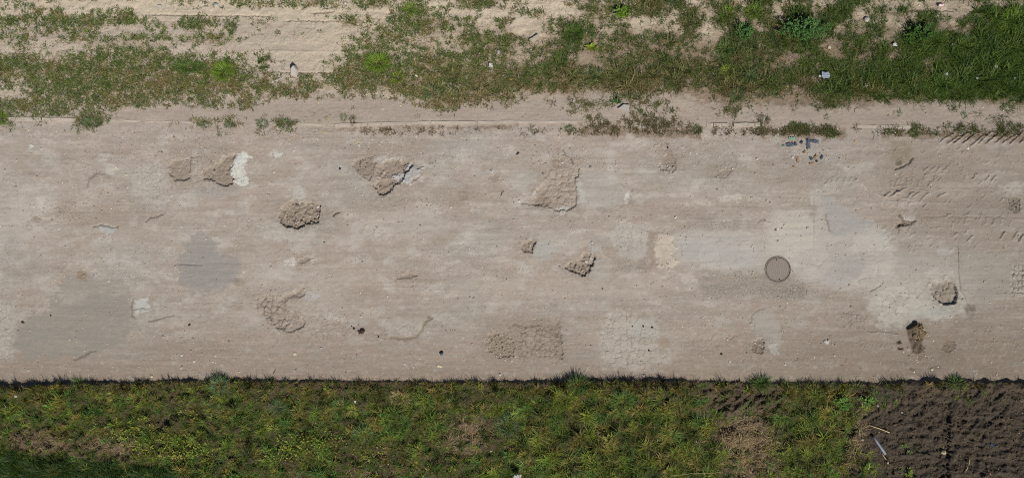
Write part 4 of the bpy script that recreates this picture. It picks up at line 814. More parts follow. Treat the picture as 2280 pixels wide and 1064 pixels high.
cl_ = fbm(u / 40, v / 26, 95, 3); hot = 0
for (x, y, rx, ry, k) in ((230, 350, 60, 18, 1), (430, 340, 70, 22, .9), (240, 440, 40, 60, .3), (450, 300, 60, 12, .9), (1225, 345, 40, 18, 1.5), (1340, 365, 60, 12, 1.2), (1450, 320, 30, 14, 1), (1560, 345, 70, 25, .6), (850, 320, 60, 14, 1.2), (700, 310, 30, 14, 1), (1110, 765, 36, 30, 2), (430, 790, 70, 30, .5), (950, 350, 60, 18, .7), (1800, 345, 50, 25, .9), (900, 455, 160, 14, .5), (120, 470, 60, 30, .6), (1380, 500, 60, 20, .4), (1690, 760, 30, 26, 1.2), (2040, 800, 60, 20, .6), (230, 612, 120, 8, .5), (640, 690, 120, 40, .2), (1840, 765, 20, 10, 1), (1330, 830, 40, 6, .8), (1770, 650, 40, 16, 1.2), (370, 745, 40, 20, .5), (1235, 520, 60, 30, .3)):
    hot = hot + k * np.exp(-(((u - x) / rx) ** 2 + ((v - y) / ry) ** 2))
p = .045 + .32 * ss(.1, .4, cl_) + .75 * hot + .25 * ss(320, 292, v); k = g.random(len(u)) < p; u, v = u[k], v[k]; n = len(u)
PC = np.array([D(214, 205, 190), D(198, 184, 160), D(176, 164, 150), D(150, 138, 122), D(226, 214, 188), D(168, 155, 140), D(158, 146, 132)])
col = PC[g.choice(7, n, p=[.12, .12, .24, .18, .05, .17, .12])] * g.uniform(.8, 1.1, (n, 1))
tag(link('gravel', stones_mesh('gravel', u, v, g.gamma(2.0, .0032, n) + .005, col, 301), M_GRAVEL), 'loose pale grit and small pebbles strewn over the dusty road', 'gravel', kind='stuff')
# pebbles on the verge and clods on the field
u = g.uniform(-60, 2340, 9000); v = np.where(g.random(9000) < .6, g.uniform(-20, 290, 9000), g.uniform(860, 1100, 9000)); p = np.where(v < 300, .4 + .4 * (fbm(u / 30, v / 20, 96, 2) > 0), np.where(u > 1900, 1.0, .15)); k = g.random(9000) < p; u, v = u[k], v[k]; n = len(u)
col = np.where((v < 300)[:, None], PC[g.choice(7, n)] * .9, D(92, 78, 64)[None] * g.uniform(.6, 1.4, (n, 1))); col[(g.random(n) < .03) & (v > 300)] = D(176, 160, 130)
tag(link('clods', stones_mesh('clods', u, v, np.where(v < 300, g.gamma(2, .003, n) + .004, g.gamma(2.2, .007, n) + .006), col, 302, .7), M_GRAVEL), 'small clods and pebbles on the verge and the tilled soil', 'clods', kind='stuff')

RUB_MESH = []
M_RUB = [plain_mat('broken_asphalt', D(168, 156, 139) * .95, .95, .25, 40, .006, .1), plain_mat('dusty_asphalt_lump', D(150, 136, 118), .95, .25, 40, .006, .1), plain_mat('pale_asphalt_slab', D(190, 184, 172), .95, .2, 40, .004, .1), plain_mat('dark_asphalt_lump', D(112, 104, 96), .95, .3, 40, .006, .1)]
def rubble(poly, n, rlo, rhi, label, group, seed, flat=.6, name='rubble_stone', weights=(4, 4, 1.5, 1.0), bias=None):
    rd = random.Random(seed); P = np.array(poly); k = 0; tries = 0; placed = []
    while k < n and tries < 4000:
        tries += 1; u = rd.uniform(P[:, 0].min(), P[:, 0].max()); v = rd.uniform(P[:, 1].min(), P[:, 1].max())
        if bias and rd.random() > bias(u, v): continue
        r = rlo + (rhi - rlo) * rd.random() ** 2.2
        if float(sdf(poly, np.array([u]), np.array([v]))[0]) > -r * .6 / S: continue
        if any(math.hypot(u - a, v - b) < (r + c) / S * .8 for a, b, c in placed): continue
        placed.append((u, v, r)); mi = rd.choices(range(4), weights)[0]
        key = (mi, rd.randrange(5)); me = next((m for kk, m in RUB_MESH if kk == key), None)
        if me is None:
            bm = rock_bm(1, .82 + .06 * key[1], .62, seed=key[1] * 5 + mi + 1, sub=2); me = bpy.data.meshes.new('rubble_stone'); bm.to_mesh(me); bm.free(); me.materials.append(M_RUB[mi]); RUB_MESH.append((key, me))
        o = bpy.data.objects.new(name, me); COL.objects.link(o); o.scale = (r, r * rd.uniform(.7, 1.05), r * flat * 1.5); o.rotation_euler = (rd.gauss(0, .15), rd.gauss(0, .15), rd.uniform(0, 6.3))
        o.location = (wx(u), wy(v), g1(u, v) + r * flat * .35); tag(o, label, 'rubble', group); k += 1
H3 = [(617, 478), (640, 446), (680, 449), (713, 457), (709, 495), (668, 511), (622, 496)]
rubble(H3, 60, .018, .062, 'lump of broken asphalt in the round rubble filled pothole left of the road centre', 'rubble in the round pothole', 401, bias=lambda u, v: .45 + .55 * (v > 480))
rubble([(782, 366), (832, 345), (834, 385), (826, 402), (796, 386)], 26, .014, .034, 'small dark lump in the shallow pit beside the large upper pothole', 'rubble beside the upper pothole', 402, weights=(3, 4, .5, 3))
rubble([(838, 362), (905, 356), (921, 368), (896, 404), (858, 436), (832, 416)], 32, .016, .045, 'lump of broken asphalt in the large pothole by the pale slabs', 'rubble in the upper pothole', 403)
rubble([(450, 378), (522, 342), (512, 384), (520, 398), (500, 417), (450, 400)], 22, .014, .036, 'stone in the pothole beside the white cracked patch', 'stones in the upper left pothole', 404, bias=lambda u, v: .3 + .7 * (v > 380))
rubble([(1255, 597), (1288, 575), (1314, 562), (1326, 576), (1316, 602), (1300, 614)], 40, .016, .045, 'lump of broken asphalt in the rubble pothole at the middle of the road', 'rubble in the middle pothole', 405)
rubble([(1156, 545), (1170, 528), (1194, 536), (1184, 562)], 12, .014, .032, 'small lump in the little pit left of a grey patch', 'stones in the little pit', 406)
rubble([(1078, 745), (1100, 733), (1130, 742), (1147, 766), (1142, 792), (1112, 798)], 34, .012, .030, 'tan stone in the gravelly pit near the field edge', 'stones in the gravelly pit', 407, weights=(4, 5, 3, 1))
rubble([(1468, 362), (1508, 368), (1500, 386), (1470, 380)], 9, .018, .038, 'pale stone at the foot of the narrow gully below the kerb', 'stones in the narrow gully', 408, weights=(2, 1, 4, .5))
rubble(ell(1690, 772, 18, 20), 12, .014, .03, 'dusty stone in the dark crumbled spot right of the pale patches', 'stones in the crumbled spot', 409)
rubble([(2075, 628), (2120, 622), (2128, 660), (2100, 674), (2076, 650)], 10, .02, .055, 'flat stone on the floor of the deep pothole at the right', 'stones in the right pothole', 410, flat=.35)
rubble([(2240, 440), (2272, 434), (2276, 462), (2248, 470)], 10, .016, .034, 'dark lump in the broken spot at the right border', 'stones at the right border', 411, weights=(1, 2, 1, 4))

def stone(name, u, v, rx, ry, rz, mat, label, cat, group=None, seed=1, rz_rot=0, sub=2, up=.3, rough=.25):
    o = bm_obj(name, rock_bm(rx, ry, rz, seed, sub, rough), mat, loc=(wx(u), wy(v), g1(u, v) + rz * up), rz=rz_rot); return tag(o, label, cat, group)
M_CONC = plain_mat('weathered_concrete', D(178, 171, 161), .92, .16, 35, .006, .1)
M_KERB = plain_mat('old_kerb_concrete', D(186, 174, 158), .95, .14, 18, .008, .1)
# angular concrete chunk with one slanted face to the sun
bm = bmesh.new()
P = [(-.10, -.15, -.03), (.05, -.16, -.03), (.12, .01, -.03), (.03, .15, -.03), (-.09, .05, -.03), (-.075, -.12, .10), (.03, -.11, .08), (.055, .0, .13), (.0, .10, .17), (-.07, .02, .16)]
V_ = [bm.verts.new(p) for p in P]; bmesh.ops.convex_hull(bm, input=V_); bmesh.ops.bevel(bm, geom=bm.edges[:], offset=.007, segments=2, affect='EDGES')
tag(bm_obj('concrete_chunk', bm, M_CONC, loc=(wx(657), wy(158), g1(657, 158))), 'pale angular concrete chunk standing on the dirt above the path', 'concrete chunk')
def slab(name, pts, th, mat, label, cat, group=None, z=None, tilt=(0, 0), bev=.006, seed=0, cuts_=1):
    P = np.array(pts); cu, cv = P.mean(0); bm = bmesh.new()
    top = [bm.verts.new(((a - cu) * S, -(b - cv) * S, th)) for a, b in pts]; f = bm.faces.new(top)
    r_ = bmesh.ops.extrude_face_region(bm, geom=[f]); 
    for e in r_['geom']:
        if isinstance(e, bmesh.types.BMVert): e.co.z -= th + .05
    bmesh.ops.recalc_face_normals(bm, faces=bm.faces[:])
    ed = [e for e in bm.edges if min(v.co.z for v in e.verts) > th - 1e-4]; bmesh.ops.bevel(bm, geom=ed, offset=bev, segments=2, affect='EDGES')
    bmesh.ops.subdivide_edges(bm, edges=[e for e in bm.edges if e.calc_length() > .12], cuts=6, use_grid_fill=True)
    for v in bm.verts:
        n = mnoise.noise(Vector((v.co.x * 14 + seed, v.co.y * 14, 2))); v.co.z += n * (.006 if cuts_ < 2 else .013) + v.co.x * tilt[0] + v.co.y * tilt[1]; v.co.x += n * .006; v.co.y += mnoise.noise(Vector((v.co.x * 9, 5 + seed, v.co.y * 9))) * .010
    o = bm_obj(name, bm, mat, loc=(wx(cu), wy(cv), g1(cu, cv) if z is None else z)); return tag(o, label, cat, group)
slab('slab_fragment', [(1375, 242), (1388, 233), (1400, 234), (1401, 249), (1392, 248)], .05, M_CONC, 'white ragged slab fragment lying on the rim of the path', 'slab', seed=3)
slab('slab_fragment', [(1178, 90), (1197, 78), (1202, 84), (1188, 99)], .06, plain_mat('worn_plank', D(178, 166, 148), .9, .2, 30), 'leaning pale slab fragment in the grass left of the dome shaped tuft', 'slab', tilt=(.0, .06), seed=4)
KG = 'stones of the half buried kerb'
def ks(u0, u1, half, th, lab, seed=0, off=0, bev=.012):
    th = th * .4 + .002; bev = min(bev, .006)
    a, b = kerb_v(u0) - 4 + off, kerb_v(u1) - 4 + off; slab('kerb_stone', [(u0, a - half), (u1, b - half), (u1, b + half), (u0, a + half)], th, M_KERB, lab, 'kerb stone', KG, seed=seed, bev=bev, cuts_=2)
ks(20, 92, 4.5, .035, 'pale kerb stone nearest the left border', 1); ks(93.5, 170, 4.5, .032, 'pale kerb stone ending at the blue green spreading tuft', 2)
ks(240, 345, 2.2, .012, 'thin buried kerb strip right of the blue green spreading tuft', 3, 1, .004); ks(347, 430, 2, .012, 'thin buried kerb strip left of the flat kerb tufts', 4, 1, .004); ks(660, 742, 2.6, .014, 'thin buried kerb strip above the scattered straw', 5, -2, .004)
for k, (a, b, lb) in enumerate(((745, 848, 'kerb stone below the lone small weed tuft'), (849.5, 958, 'kerb stone below the pale green starry tuft'), (960, 1062, 'kerb stone in the long bare stretch, third from its left end'), (1063.5, 1150, 'kerb stone in the long bare stretch, second from its right end'), (1151.5, 1284, 'long kerb stone ending at a dark tuft'))):
    ks(a, b, 3.6, .035, lb, 10 + k, -1)
ks(1573, 1587, 3.6, .04, 'small square kerb block, leftmost of the short blocks', 20); ks(1588.5, 1620, 3.8, .05, 'short kerb block between a small block and the raised one', 21, -1)
ks(1633, 1679, 4.6, .08, 'raised cracked kerb block, tallest of the short blocks', 22, -1, .018); ks(1680.5, 1692, 4.2, .07, 'small end block touching the raised kerb block', 23, -2)
ks(1907, 1952, 3.8, .03, 'pale kerb stone right of the kerb line tufts', 24, -1); ks(1960, 2029, 3.8, .035, 'last pale kerb stone before the lug ridges', 25, -1)

# ------------------------------------------------------------------ manhole
def manhole(u, v):
    z0 = zm + .004; root = bpy.data.objects.new('manhole', None); COL.objects.link(root); root.location = (wx(u), wy(v), z0); root.rotation_euler.z = R(8)
    tag(root, 'round iron manhole cover with a waffle pattern set in the road', 'manhole')
    rust = plain_mat('worn_iron', D(148, 136, 126), .8, .22, 25, .004, .4); rust2 = plain_mat('iron_ring', D(140, 128, 117), .75, .2, 25, .004, .4)
    def ring(r0, r1, z_lo, z_hi, n=72):
        bm = bmesh.new(); L_ = []
        for (r, z) in ((r0, z_lo), (r0, z_hi), (r1, z_hi), (r1, z_lo)): L_.append([bm.verts.new((r * cos(2 * pi * k / n), r * sin(2 * pi * k / n), z)) for k in range(n)])
        for a in range(3):
            for k in range(n): bm.faces.new((L_[a][k], L_[a][(k + 1) % n], L_[a + 1][(k + 1) % n], L_[a + 1][k]))
        bmesh.ops.recalc_face_normals(bm, faces=bm.faces[:]); return bm
    bm_obj('frame', ring(.300, .322, -.10, .010), rust2, root)
    R0 = .286; bm = bmesh.new(); bmesh.ops.create_cone(bm, segments=72, radius1=R0, radius2=R0, depth=.05, cap_ends=True, matrix=Matrix.Translation((0, 0, -.0295)))
    p = .046; n = 7; wv = .026
    for k in range(-n, n + 1):                       # raised waffle ribs both ways
        c = k * p; h = math.sqrt(max(0, (R0 - .016) ** 2 - c * c))
        if h < .03: continue
        for o_ in (0, 1):
            sx_, sy_ = (h, wv / 2) if o_ == 0 else (wv / 2, h); ce = (0, c, 0) if o_ == 0 else (c, 0, 0)
            M = Matrix.Translation((ce[0], ce[1], -.0065 - .001 * o_)) @ Matrix.Diagonal((sx_ * 2, sy_ * 2, .012, 1)); bmesh.ops.create_cube(bm, size=1, matrix=M)
    lid = bm_obj('lid', bm, rust, root); bm_obj('rim', ring(R0 - .016, R0, -.02, .004), rust2, lid)
    for a in (R(90), R(270)):
        b2 = bmesh.new(); bmesh.ops.create_cone(b2, segments=12, radius1=.016, radius2=.016, depth=.008, cap_ends=True, matrix=Matrix.Translation((cos(a) * .24, sin(a) * .24, .003))); bm_obj('lifting_hole', b2, M_DARK, lid)
M_DARK = plain_mat('black_dirt', D(60, 52, 46), .95, .2)
manhole(1732, 600)

# ------------------------------------------------------------------ litter and odd things
def tube(pts, r0, r1=None, n=8, cap=True):
    """tapered tube through points (metres)"""
    bm = bmesh.new(); r1 = r0 if r1 is None else r1; rings = []; N = len(pts)
    for k, p in enumerate(pts):
        p = Vector(p); d = (Vector(pts[min(k + 1, N - 1)]) - Vector(pts[max(k - 1, 0)])).normalized(); a = d.cross(Vector((0, 0, 1))).normalized(); b = a.cross(d); r = r0 + (r1 - r0) * k / (N - 1)
        rings.append([bm.verts.new(p + (a * cos(2 * pi * j / n) + b * sin(2 * pi * j / n)) * r) for j in range(n)])
    for k in range(N - 1):
        for j in range(n): bm.faces.new((rings[k][j], rings[k][(j + 1) % n], rings[k + 1][(j + 1) % n], rings[k + 1][j]))
    if cap: bm.faces.new(rings[0][::-1]); bm.faces.new(rings[-1])
    bmesh.ops.recalc_face_normals(bm, faces=bm.faces[:]); return bm
def stick(name, pts, r0, r1, mat, label, cat, group=None, lift=.01, seed=0, n=6):
    """pts on the map with optional height"""
    u0, v0 = pts[0][:2]; z0 = g1(u0, v0); rd = random.Random(seed); out = []
    for a, b in zip(pts[:-1], pts[1:]):
        for t in (0, .34, .67): 
            u, v = a[0] + (b[0] - a[0]) * t, a[1] + (b[1] - a[1]) * t; h = (a[2] if len(a) > 2 else 0) * (1 - t) + (b[2] if len(b) > 2 else 0) * t
            out.append(((u - u0) * S + rd.gauss(0, r0 * .25), -(v - v0) * S + rd.gauss(0, r0 * .25), g1(u, v) - z0 + r0 * .8 + h))
    e = pts[-1]; out.append(((e[0] - u0) * S, -(e[1] - v0) * S, g1(e[0], e[1]) - z0 + r1 + (e[2] if len(e) > 2 else 0)))
    return tag(bm_obj(name, tube(out, r0, r1, n), mat, loc=(wx(u0), wy(v0), z0), smooth=True), label, cat, group)
M_STRW = plain_mat('straw', D(214, 190, 140), .7, .15, 60, .001); M_TWIG = plain_mat('dark_twig', D(92, 80, 68), .9, .2, 60); M_PIPE = plain_mat('grey_plastic_pipe', D(128, 136, 146), .45, .10, 20, .001, .4)
# grey pipe half in the soil: a hollow tube
pp = [(1941, 969), (1969, 1009)]; bm = bmesh.new(); a = Vector((wx(pp[0][0]), wy(pp[0][1]), 0)); b = Vector((wx(pp[1][0]), wy(pp[1][1]), 0)); L_ = (b - a).length
rings = []; n = 24
for (x, r) in ((0, .026), (0, .031), (L_ * .33, .031), (L_ * .66, .0305), (L_, .031), (L_, .026), (L_ - .12, .026)):
    rings.append([bm.verts.new((x, r * cos(2 * pi * j / n), r * sin(2 * pi * j / n) * (1.0 if r > .9 else 1))) for j in range(n)])
for k in range(len(rings) - 1):
    for j in range(n): bm.faces.new((rings[k][j], rings[k][(j + 1) % n], rings[k + 1][(j + 1) % n], rings[k + 1][j]))
bm.faces.new(rings[-1]); bmesh.ops.recalc_face_normals(bm, faces=bm.faces[:])
zp = max(g1(1941, 969), g1(1955, 989), g1(1969, 1009)) + .02
tag(bm_obj('pipe', bm, M_PIPE, loc=(a.x, a.y, zp), rz=math.atan2(b.y - a.y, b.x - a.x), smooth=True), 'grey plastic pipe lying slanted on the dark tilled soil', 'pipe')
stick('reed_stalk', [(1933, 945, .02), (1952, 951, .05), (1976, 960, .03)], .009, .012, M_STRW, 'pale yellow reed stalk lying above the grey pipe', 'stalk', seed=3)
stick('reed_stalk', [(1930, 1042, .05), (1932, 1027, .07)], .010, .008, M_STRW, 'short pale stalk below the grey pipe at the bright tuft', 'stalk', seed=4)
stick('reed_stalk', [(1963, 1008, .01), (1971, 1021, .02)], .010, .007, M_STRW, 'short brownish stalk continuing past the lower end of the pipe', 'stalk', seed=5)
stick('reed_stalk', [(2145, 1045, .01), (2152, 1030, .02), (2154, 1018, .02)], .008, .006, M_STRW, 'bent pale stalk in the soil at the lower right', 'stalk', seed=6)
stick('fence_cane', [(1606, 1048, .08), (1560, 1050, .12), (1490, 1052, .12)], .004, .003, M_STRW, 'thin dry cane lying over the bank grass near the bottom', 'cane', seed=7)
SG = 'straws blown onto the road below the kerb'
for k, (p, lb) in enumerate((([(645, 308), (665, 301)], 'straw lying alone, leftmost of the straws'), ([(708, 288), (722, 296), (733, 303)], 'upper straw of the small crossed heap'), ([(716, 293), (735, 295)], 'level straw of the small crossed heap'), ([(720, 305), (716, 298)], 'shortest straw of the small crossed heap'),
                             ([(788, 320), (803, 306)], 'slanted straw right of the heap'), ([(785, 307), (797, 316)], 'straw crossing the slanted one'), ([(790, 318), (806, 314)], 'straw at the foot of the slanted one'), ([(845, 318), (851, 328)], 'straw above the large upper pothole'), ([(686, 305), (690, 318)], 'upright straw in the fine chaff'), ([(692, 310), (698, 304)], 'bit of straw beside the upright one'))):
    stick('straw', p, .0055, .0045, M_STRW, lb, 'straw', SG, seed=20 + k, n=5)
stick('twig', [(412, 357), (428, 352), (446, 350)], .006, .003, M_TWIG, 'thin dark twig above the shallow pothole at the upper left', 'twig', seed=31)
stick('twig', [(608, 834, .01), (616, 826, .05)], .008, .007, plain_mat('weathered_stick', D(150, 140, 130), .8), 'short stub standing by the field edge, shadow pointing right', 'stick', seed=32)
stick('twig', [(1903, 250), (1903, 243), (1908, 240), (1914, 243)], .007, .005, M_TWIG, 'dark hooked twig on the dirt path at the right', 'twig', seed=33)
stick('twig', [(1115, 436, 0), (1118, 430, .02), (1122, 426, .01)], .008, .004, M_TWIG, 'small black forked bit on the road between two grey smudges', 'twig', seed=34)
stick('twig', [(742, 482), (749, 476), (756, 473, .01)], .009, .006, M_TWIG, 'black crooked bit right of the round rubble pothole', 'twig', seed=35)
stick('twig', [(2104, 771, .01), (2115, 774, .01), (2124, 777, 0)], .005, .003, plain_mat('tan_twig', D(180, 162, 132), .8), 'pale twig across the round patch of disturbed soil', 'twig', seed=36)
stick('twig', [(465, 838, .12), (460, 843, .06), (455, 850, 0)], .005, .006, M_TWIG, 'dark twig poking over the road at the field edge', 'twig', seed=37)

def scrap(name, u, v, su, sv_, col, label, cat='litter', group='white litter scraps', seed=1, h=.02, rough=.5, rz=0, mat=None, n=9, transl=False):
    """a crumpled thin sheet with its own thickness"""
    rd = np.random.default_rng(seed); bm = bmesh.new(); z0 = g1(u, v); gr = []
    for j in range(n):
        row = []
        for i in range(n):
            x = (i / (n - 1) - .5) * su; y = (j / (n - 1) - .5) * sv_; k = 1 + (.15 if seed == 3 else .45) * float(perlin(np.array([i * .5 + seed]), np.array([j * .5]), seed)[0])
            ax = max(abs(i / (n - 1) - .5), abs(j / (n - 1) - .5)); nn = float(perlin(np.array([i * .7]), np.array([j * .7 + seed * 3]), seed + 2)[0])
            row.append(bm.verts.new((x * k + rd.normal(0, su * .02), y * k + rd.normal(0, sv_ * .02), h + min(h, .012) * 1.1 * nn + .003 * rd.random())))
        gr.append(row)
    for j in range(n - 1):
        for i in range(n - 1):
            if ((i, j) in ((0, 0), (n - 2, n - 2)) or seed != 3 and rd.random() < (.35 if n > 9 else .15) and (i in (0, 1, n - 3, n - 2) or j in (0, n - 2))): continue
            bm.faces.new((gr[j][i], gr[j][i + 1], gr[j + 1][i + 1], gr[j + 1][i]))
    bmesh.ops.delete(bm, geom=[x for x in bm.verts if not x.link_faces], context='VERTS')
    f = bm.faces[:]; bmesh.ops.solidify(bm, geom=f, thickness=.002); bmesh.ops.recalc_face_normals(bm, faces=bm.faces[:])
    m = mat or plain_mat('scrap_' + cat, col, rough, .12, 60, .001, .3)
    return tag(bm_obj(name, bm, m, loc=(wx(u), wy(v), z0 + .006), rz=rz), label, cat, group)
M_WHITE = plain_mat('white_plastic', D(192, 190, 184), .7, .1, 60, .001, .3)
scrap('plastic_sheet', 1836, 169, .19, .15, D(150, 162, 172), 'grey blue crumpled plastic sheet lying in the verge grass', 'plastic sheet', None, 3, .07, .3)
scrap('paper_scrap', 1823, 171, .05, .05, D(205, 205, 200), 'white scrap touching the grey blue plastic sheet', 'litter', seed=4, h=.05)
scrap('paper_scrap', 1926, 191, .07, .08, 0, 'bright white folded scrap at the lower rim of the verge', 'litter', seed=5, h=.06, mat=M_WHITE)
scrap('paper_scrap', 1988, 102, .09, .08, D(206, 206, 204), 'pale scrap left of the dark broad leaved weed', 'litter', seed=6, h=.07)
scrap('paper_scrap', 1093, 147, .09, .09, D(206, 202, 192), 'cream scrap in the middle of the verge', 'litter', seed=7, h=.06)
scrap('paper_scrap', 2100, 168, .07, .05, D(196, 196, 192), 'pale scrap in front of the tall pale bladed tuft', 'litter', seed=8, h=.12)
scrap('paper_scrap', 2116, 101, .04, .04, 0, 'tiny white scrap on the bare spot in the upper right', 'litter', seed=9, h=.05, mat=M_WHITE)
scrap('paper_scrap', 2250, 177, .045, .03, 0, 'white scrap in the lush grass at the right border', 'litter', seed=10, h=.14, mat=M_WHITE)
scrap('paper_scrap', 2167, 177, .05, .04, 0, 'white scrap in the lush grass, left of the one at the border', 'litter', seed=11, h=.14, mat=M_WHITE)
scrap('paper_scrap', 2209, 152, .07, .05, D(190, 190, 180), 'greyish scrap above the two white ones in the lush grass', 'litter', seed=12, h=.14)
scrap('paper_scrap', 617, 180, .09, .05, 0, 'white oblong scrap below and left of the concrete chunk', 'litter', seed=13, h=.02, mat=M_WHITE, rz=.7)
scrap('paper_scrap', 608, 183, .045, .05, D(212, 208, 196), 'smaller white scrap beside the oblong one', 'litter', seed=14, h=.015)
scrap('paper_scrap', 358, 16, .08, .05, 0, 'white torn scrap on sandy ground near the top border', 'litter', seed=15, h=.02, mat=M_WHITE)
scrap('paper_scrap', 241, 67, .05, .03, 0, 'little white scrap between the two straight grass rows', 'litter', seed=16, h=.015, mat=M_WHITE)
scrap('paper_scrap', 770, 10, .07, .04, D(220, 210, 192), 'cream scrap near the top border above the small yellow flower', 'litter', seed=17, h=.02)
scrap('paper_scrap', 1153, 1056, .19, .12, 0, 'crumpled white plastic in the bank grass at the bottom border', 'litter', seed=18, h=.16, mat=M_WHITE)
scrap('paper_scrap', 55, 876, .06, .05, D(200, 198, 190), 'pale scrap in the bank grass at the far left', 'litter', seed=19, h=.14)
scrap('paper_scrap', 793, 891, .05, .05, D(220, 214, 200), 'cream scrap in the bank grass right of the left bank tufts', 'litter', seed=20, h=.14)
scrap('paper_scrap', 1948, 900, .04, .04, 0, 'tiny white scrap beside the leafy weed at the soil corner', 'litter', seed=21, h=.12, mat=M_WHITE)
scrap('paper_scrap', 2007, 917, .04, .04, D(214, 206, 190), 'tiny cream scrap on the tyre print in the tilled soil', 'litter', seed=22, h=.03)
scrap('paper_scrap', 656, 788, .10, .06, D(214, 202, 176), 'cream crumbled scrap on the road below the crazed hollow', 'litter', seed=23, h=.01)
scrap('paper_scrap', 902, 810, .08, .05, D(210, 208, 200), 'whitish scrap on the brown lane, left of a cream one', 'litter', seed=24, h=.01)
scrap('paper_scrap', 978, 815, .13, .06, D(214, 202, 172), 'cream crumbled scrap on the brown lane below the black lump', 'litter', seed=25, h=.01)
scrap('paper_scrap', 1841, 762, .13, .08, D(205, 202, 194), 'pale crumbled flake on the right lane left of the mud heap', 'litter', seed=26, h=.012)
scrap('paper_scrap', 71, 325, .11, .06, D(204, 202, 192), 'pale splash shaped flake on the road near the left border', 'litter', seed=27, h=.006)
scrap('paper_scrap', 715, 775, .06, .04, D(204, 200, 190), 'small whitish flake right of the cream crumbled scrap', 'litter', seed=28, h=.008)
scrap('paper_scrap', 2204, 988, .05, .05, D(48, 120, 190), 'small bright blue scrap in the tilled soil at the right', 'litter', 'coloured litter scraps', 29, .03)
scrap('paper_scrap', 1904, 315, .05, .04, D(214, 190, 110), 'small yellow scrap below the kerb line at the right', 'litter', 'coloured litter scraps', 30, .01)
TP = 'torn blue plastic by the kerb'
BLU = plain_mat('torn_blue_film', D(92, 102, 120), .6, .5, 40, .002, .5); BLG_M = plain_mat('torn_green_film', D(132, 176, 156), .5, .2, 40, .002, .4)
for k, (u, v, a, b, rz, lb) in enumerate(((1758, 323, .20, .12, .1, 'torn blue plastic shreds below the pale green scrap'), (1770, 322, .10, .09, .6, 'small dark blue shred between the two larger ones'), (1799, 322, .10, .34, .1, 'long upright torn blue plastic strip'), (1812, 316, .26, .09, -.1, 'level torn blue strip crossing the top of the long one'),
                                          (1806, 354, .09, .10, .3, 'dark blue shred below the long upright strip'), (1829, 351, .06, .14, -.5, 'slanted blue shred right of the lower dark one'), (1784, 318, .10, .06, .8, 'thin blue shred left of the long strip'), (1818, 360, .07, .05, .8, 'tiny blue shred at the bottom of the torn plastic'))):
    scrap('plastic_shred', u, v, a * .85, b * .75, 0, lb, 'plastic shred', TP, 40 + k, .022, mat=BLU, rz=rz, n=11)
scrap('plastic_shred', 1762, 309, .13, .07, 0, 'pale green plastic scrap above the blue shreds', 'plastic shred', TP, 50, .02, mat=BLG_M)
scrap('plastic_shred', 1744, 325, .06, .04, 0, 'tiny pale green scrap left of the blue shreds', 'plastic shred', TP, 51, .015, mat=BLG_M)
for k, (u, v, a, lb) in enumerate(((1776, 357, .13, 'tan bark like flake at the left foot of the torn plastic'), (1816, 350, .12, 'tan flake between the two lower blue shreds'), (1790, 340, .09, 'tan flake left of the long upright strip'), (1806, 365, .11, 'pale tan flake lowest below the torn plastic'), (1768, 372, .07, 'tan lump with a dark side left below the torn plastic'))):
    scrap('bark_flake', u, v, a * .5, a, D(172, 146, 114), lb, 'flake', 'tan flakes around the torn plastic', 60 + k, .015, .9, rz=-.5 * k)
# drink can
root = bpy.data.objects.new('drink_can', None); COL.objects.link(root); root.location = (wx(2091), wy(14), g1(2091, 14) + .033); root.rotation_euler = (0, 0, R(2)); tag(root, 'red and white drink can lying on its side near the top right', 'can')
def lathe_x(prof, n=28):
    bm = bmesh.new(); rg = [[bm.verts.new((x, r * cos(2 * pi * j / n), r * sin(2 * pi * j / n))) for j in range(n)] for x, r in prof]
    for k in range(len(rg) - 1):
        for j in range(n): bm.faces.new((rg[k][j], rg[k][(j + 1) % n], rg[k + 1][(j + 1) % n], rg[k + 1][j]))
    bm.faces.new(rg[0]); bm.faces.new(rg[-1]); bmesh.ops.recalc_face_normals(bm, faces=bm.faces[:]); return bm
m, nt, b_ = newmat('can_print', .35, .5); L = nt.links.new; tc = nd(nt, 'ShaderNodeTexCoord'); w_ = nd(nt, 'ShaderNodeTexWave'); w_.inputs['Scale'].default_value = 9; w_.inputs['Distortion'].default_value = 6; L(tc.outputs['Object'], w_.inputs['Vector'])
r_ = nd(nt, 'ShaderNodeValToRGB'); r_.color_ramp.interpolation = 'CONSTANT'; r_.color_ramp.elements[0].color = (.75, .74, .72, 1); r_.color_ramp.elements[1].position = .5; r_.color_ramp.elements[1].color = (.5, .09, .08, 1); L(w_.outputs['Fac'], r_.inputs[0]); L(r_.outputs[0], b_.inputs['Base Color'])
bm_obj('body', lathe_x([(-.068, .024), (-.062, .031), (-.05, .033), (.05, .033), (.058, .032)]), m, root, smooth=True)
bm_obj('can_end', lathe_x([(-.074, .022), (-.070, .026), (-.0675, .026), (-.0675, .020)]), plain_mat('dark_can_end', D(70, 72, 78), .35, .1, spec=.5, metal=.6), root)
bm_obj('base', lathe_x([(.058, .032), (.066, .026), (.068, .024)]), plain_mat('silver_can_base', D(200, 200, 200), .3, .05, spec=.5, metal=.7), root)
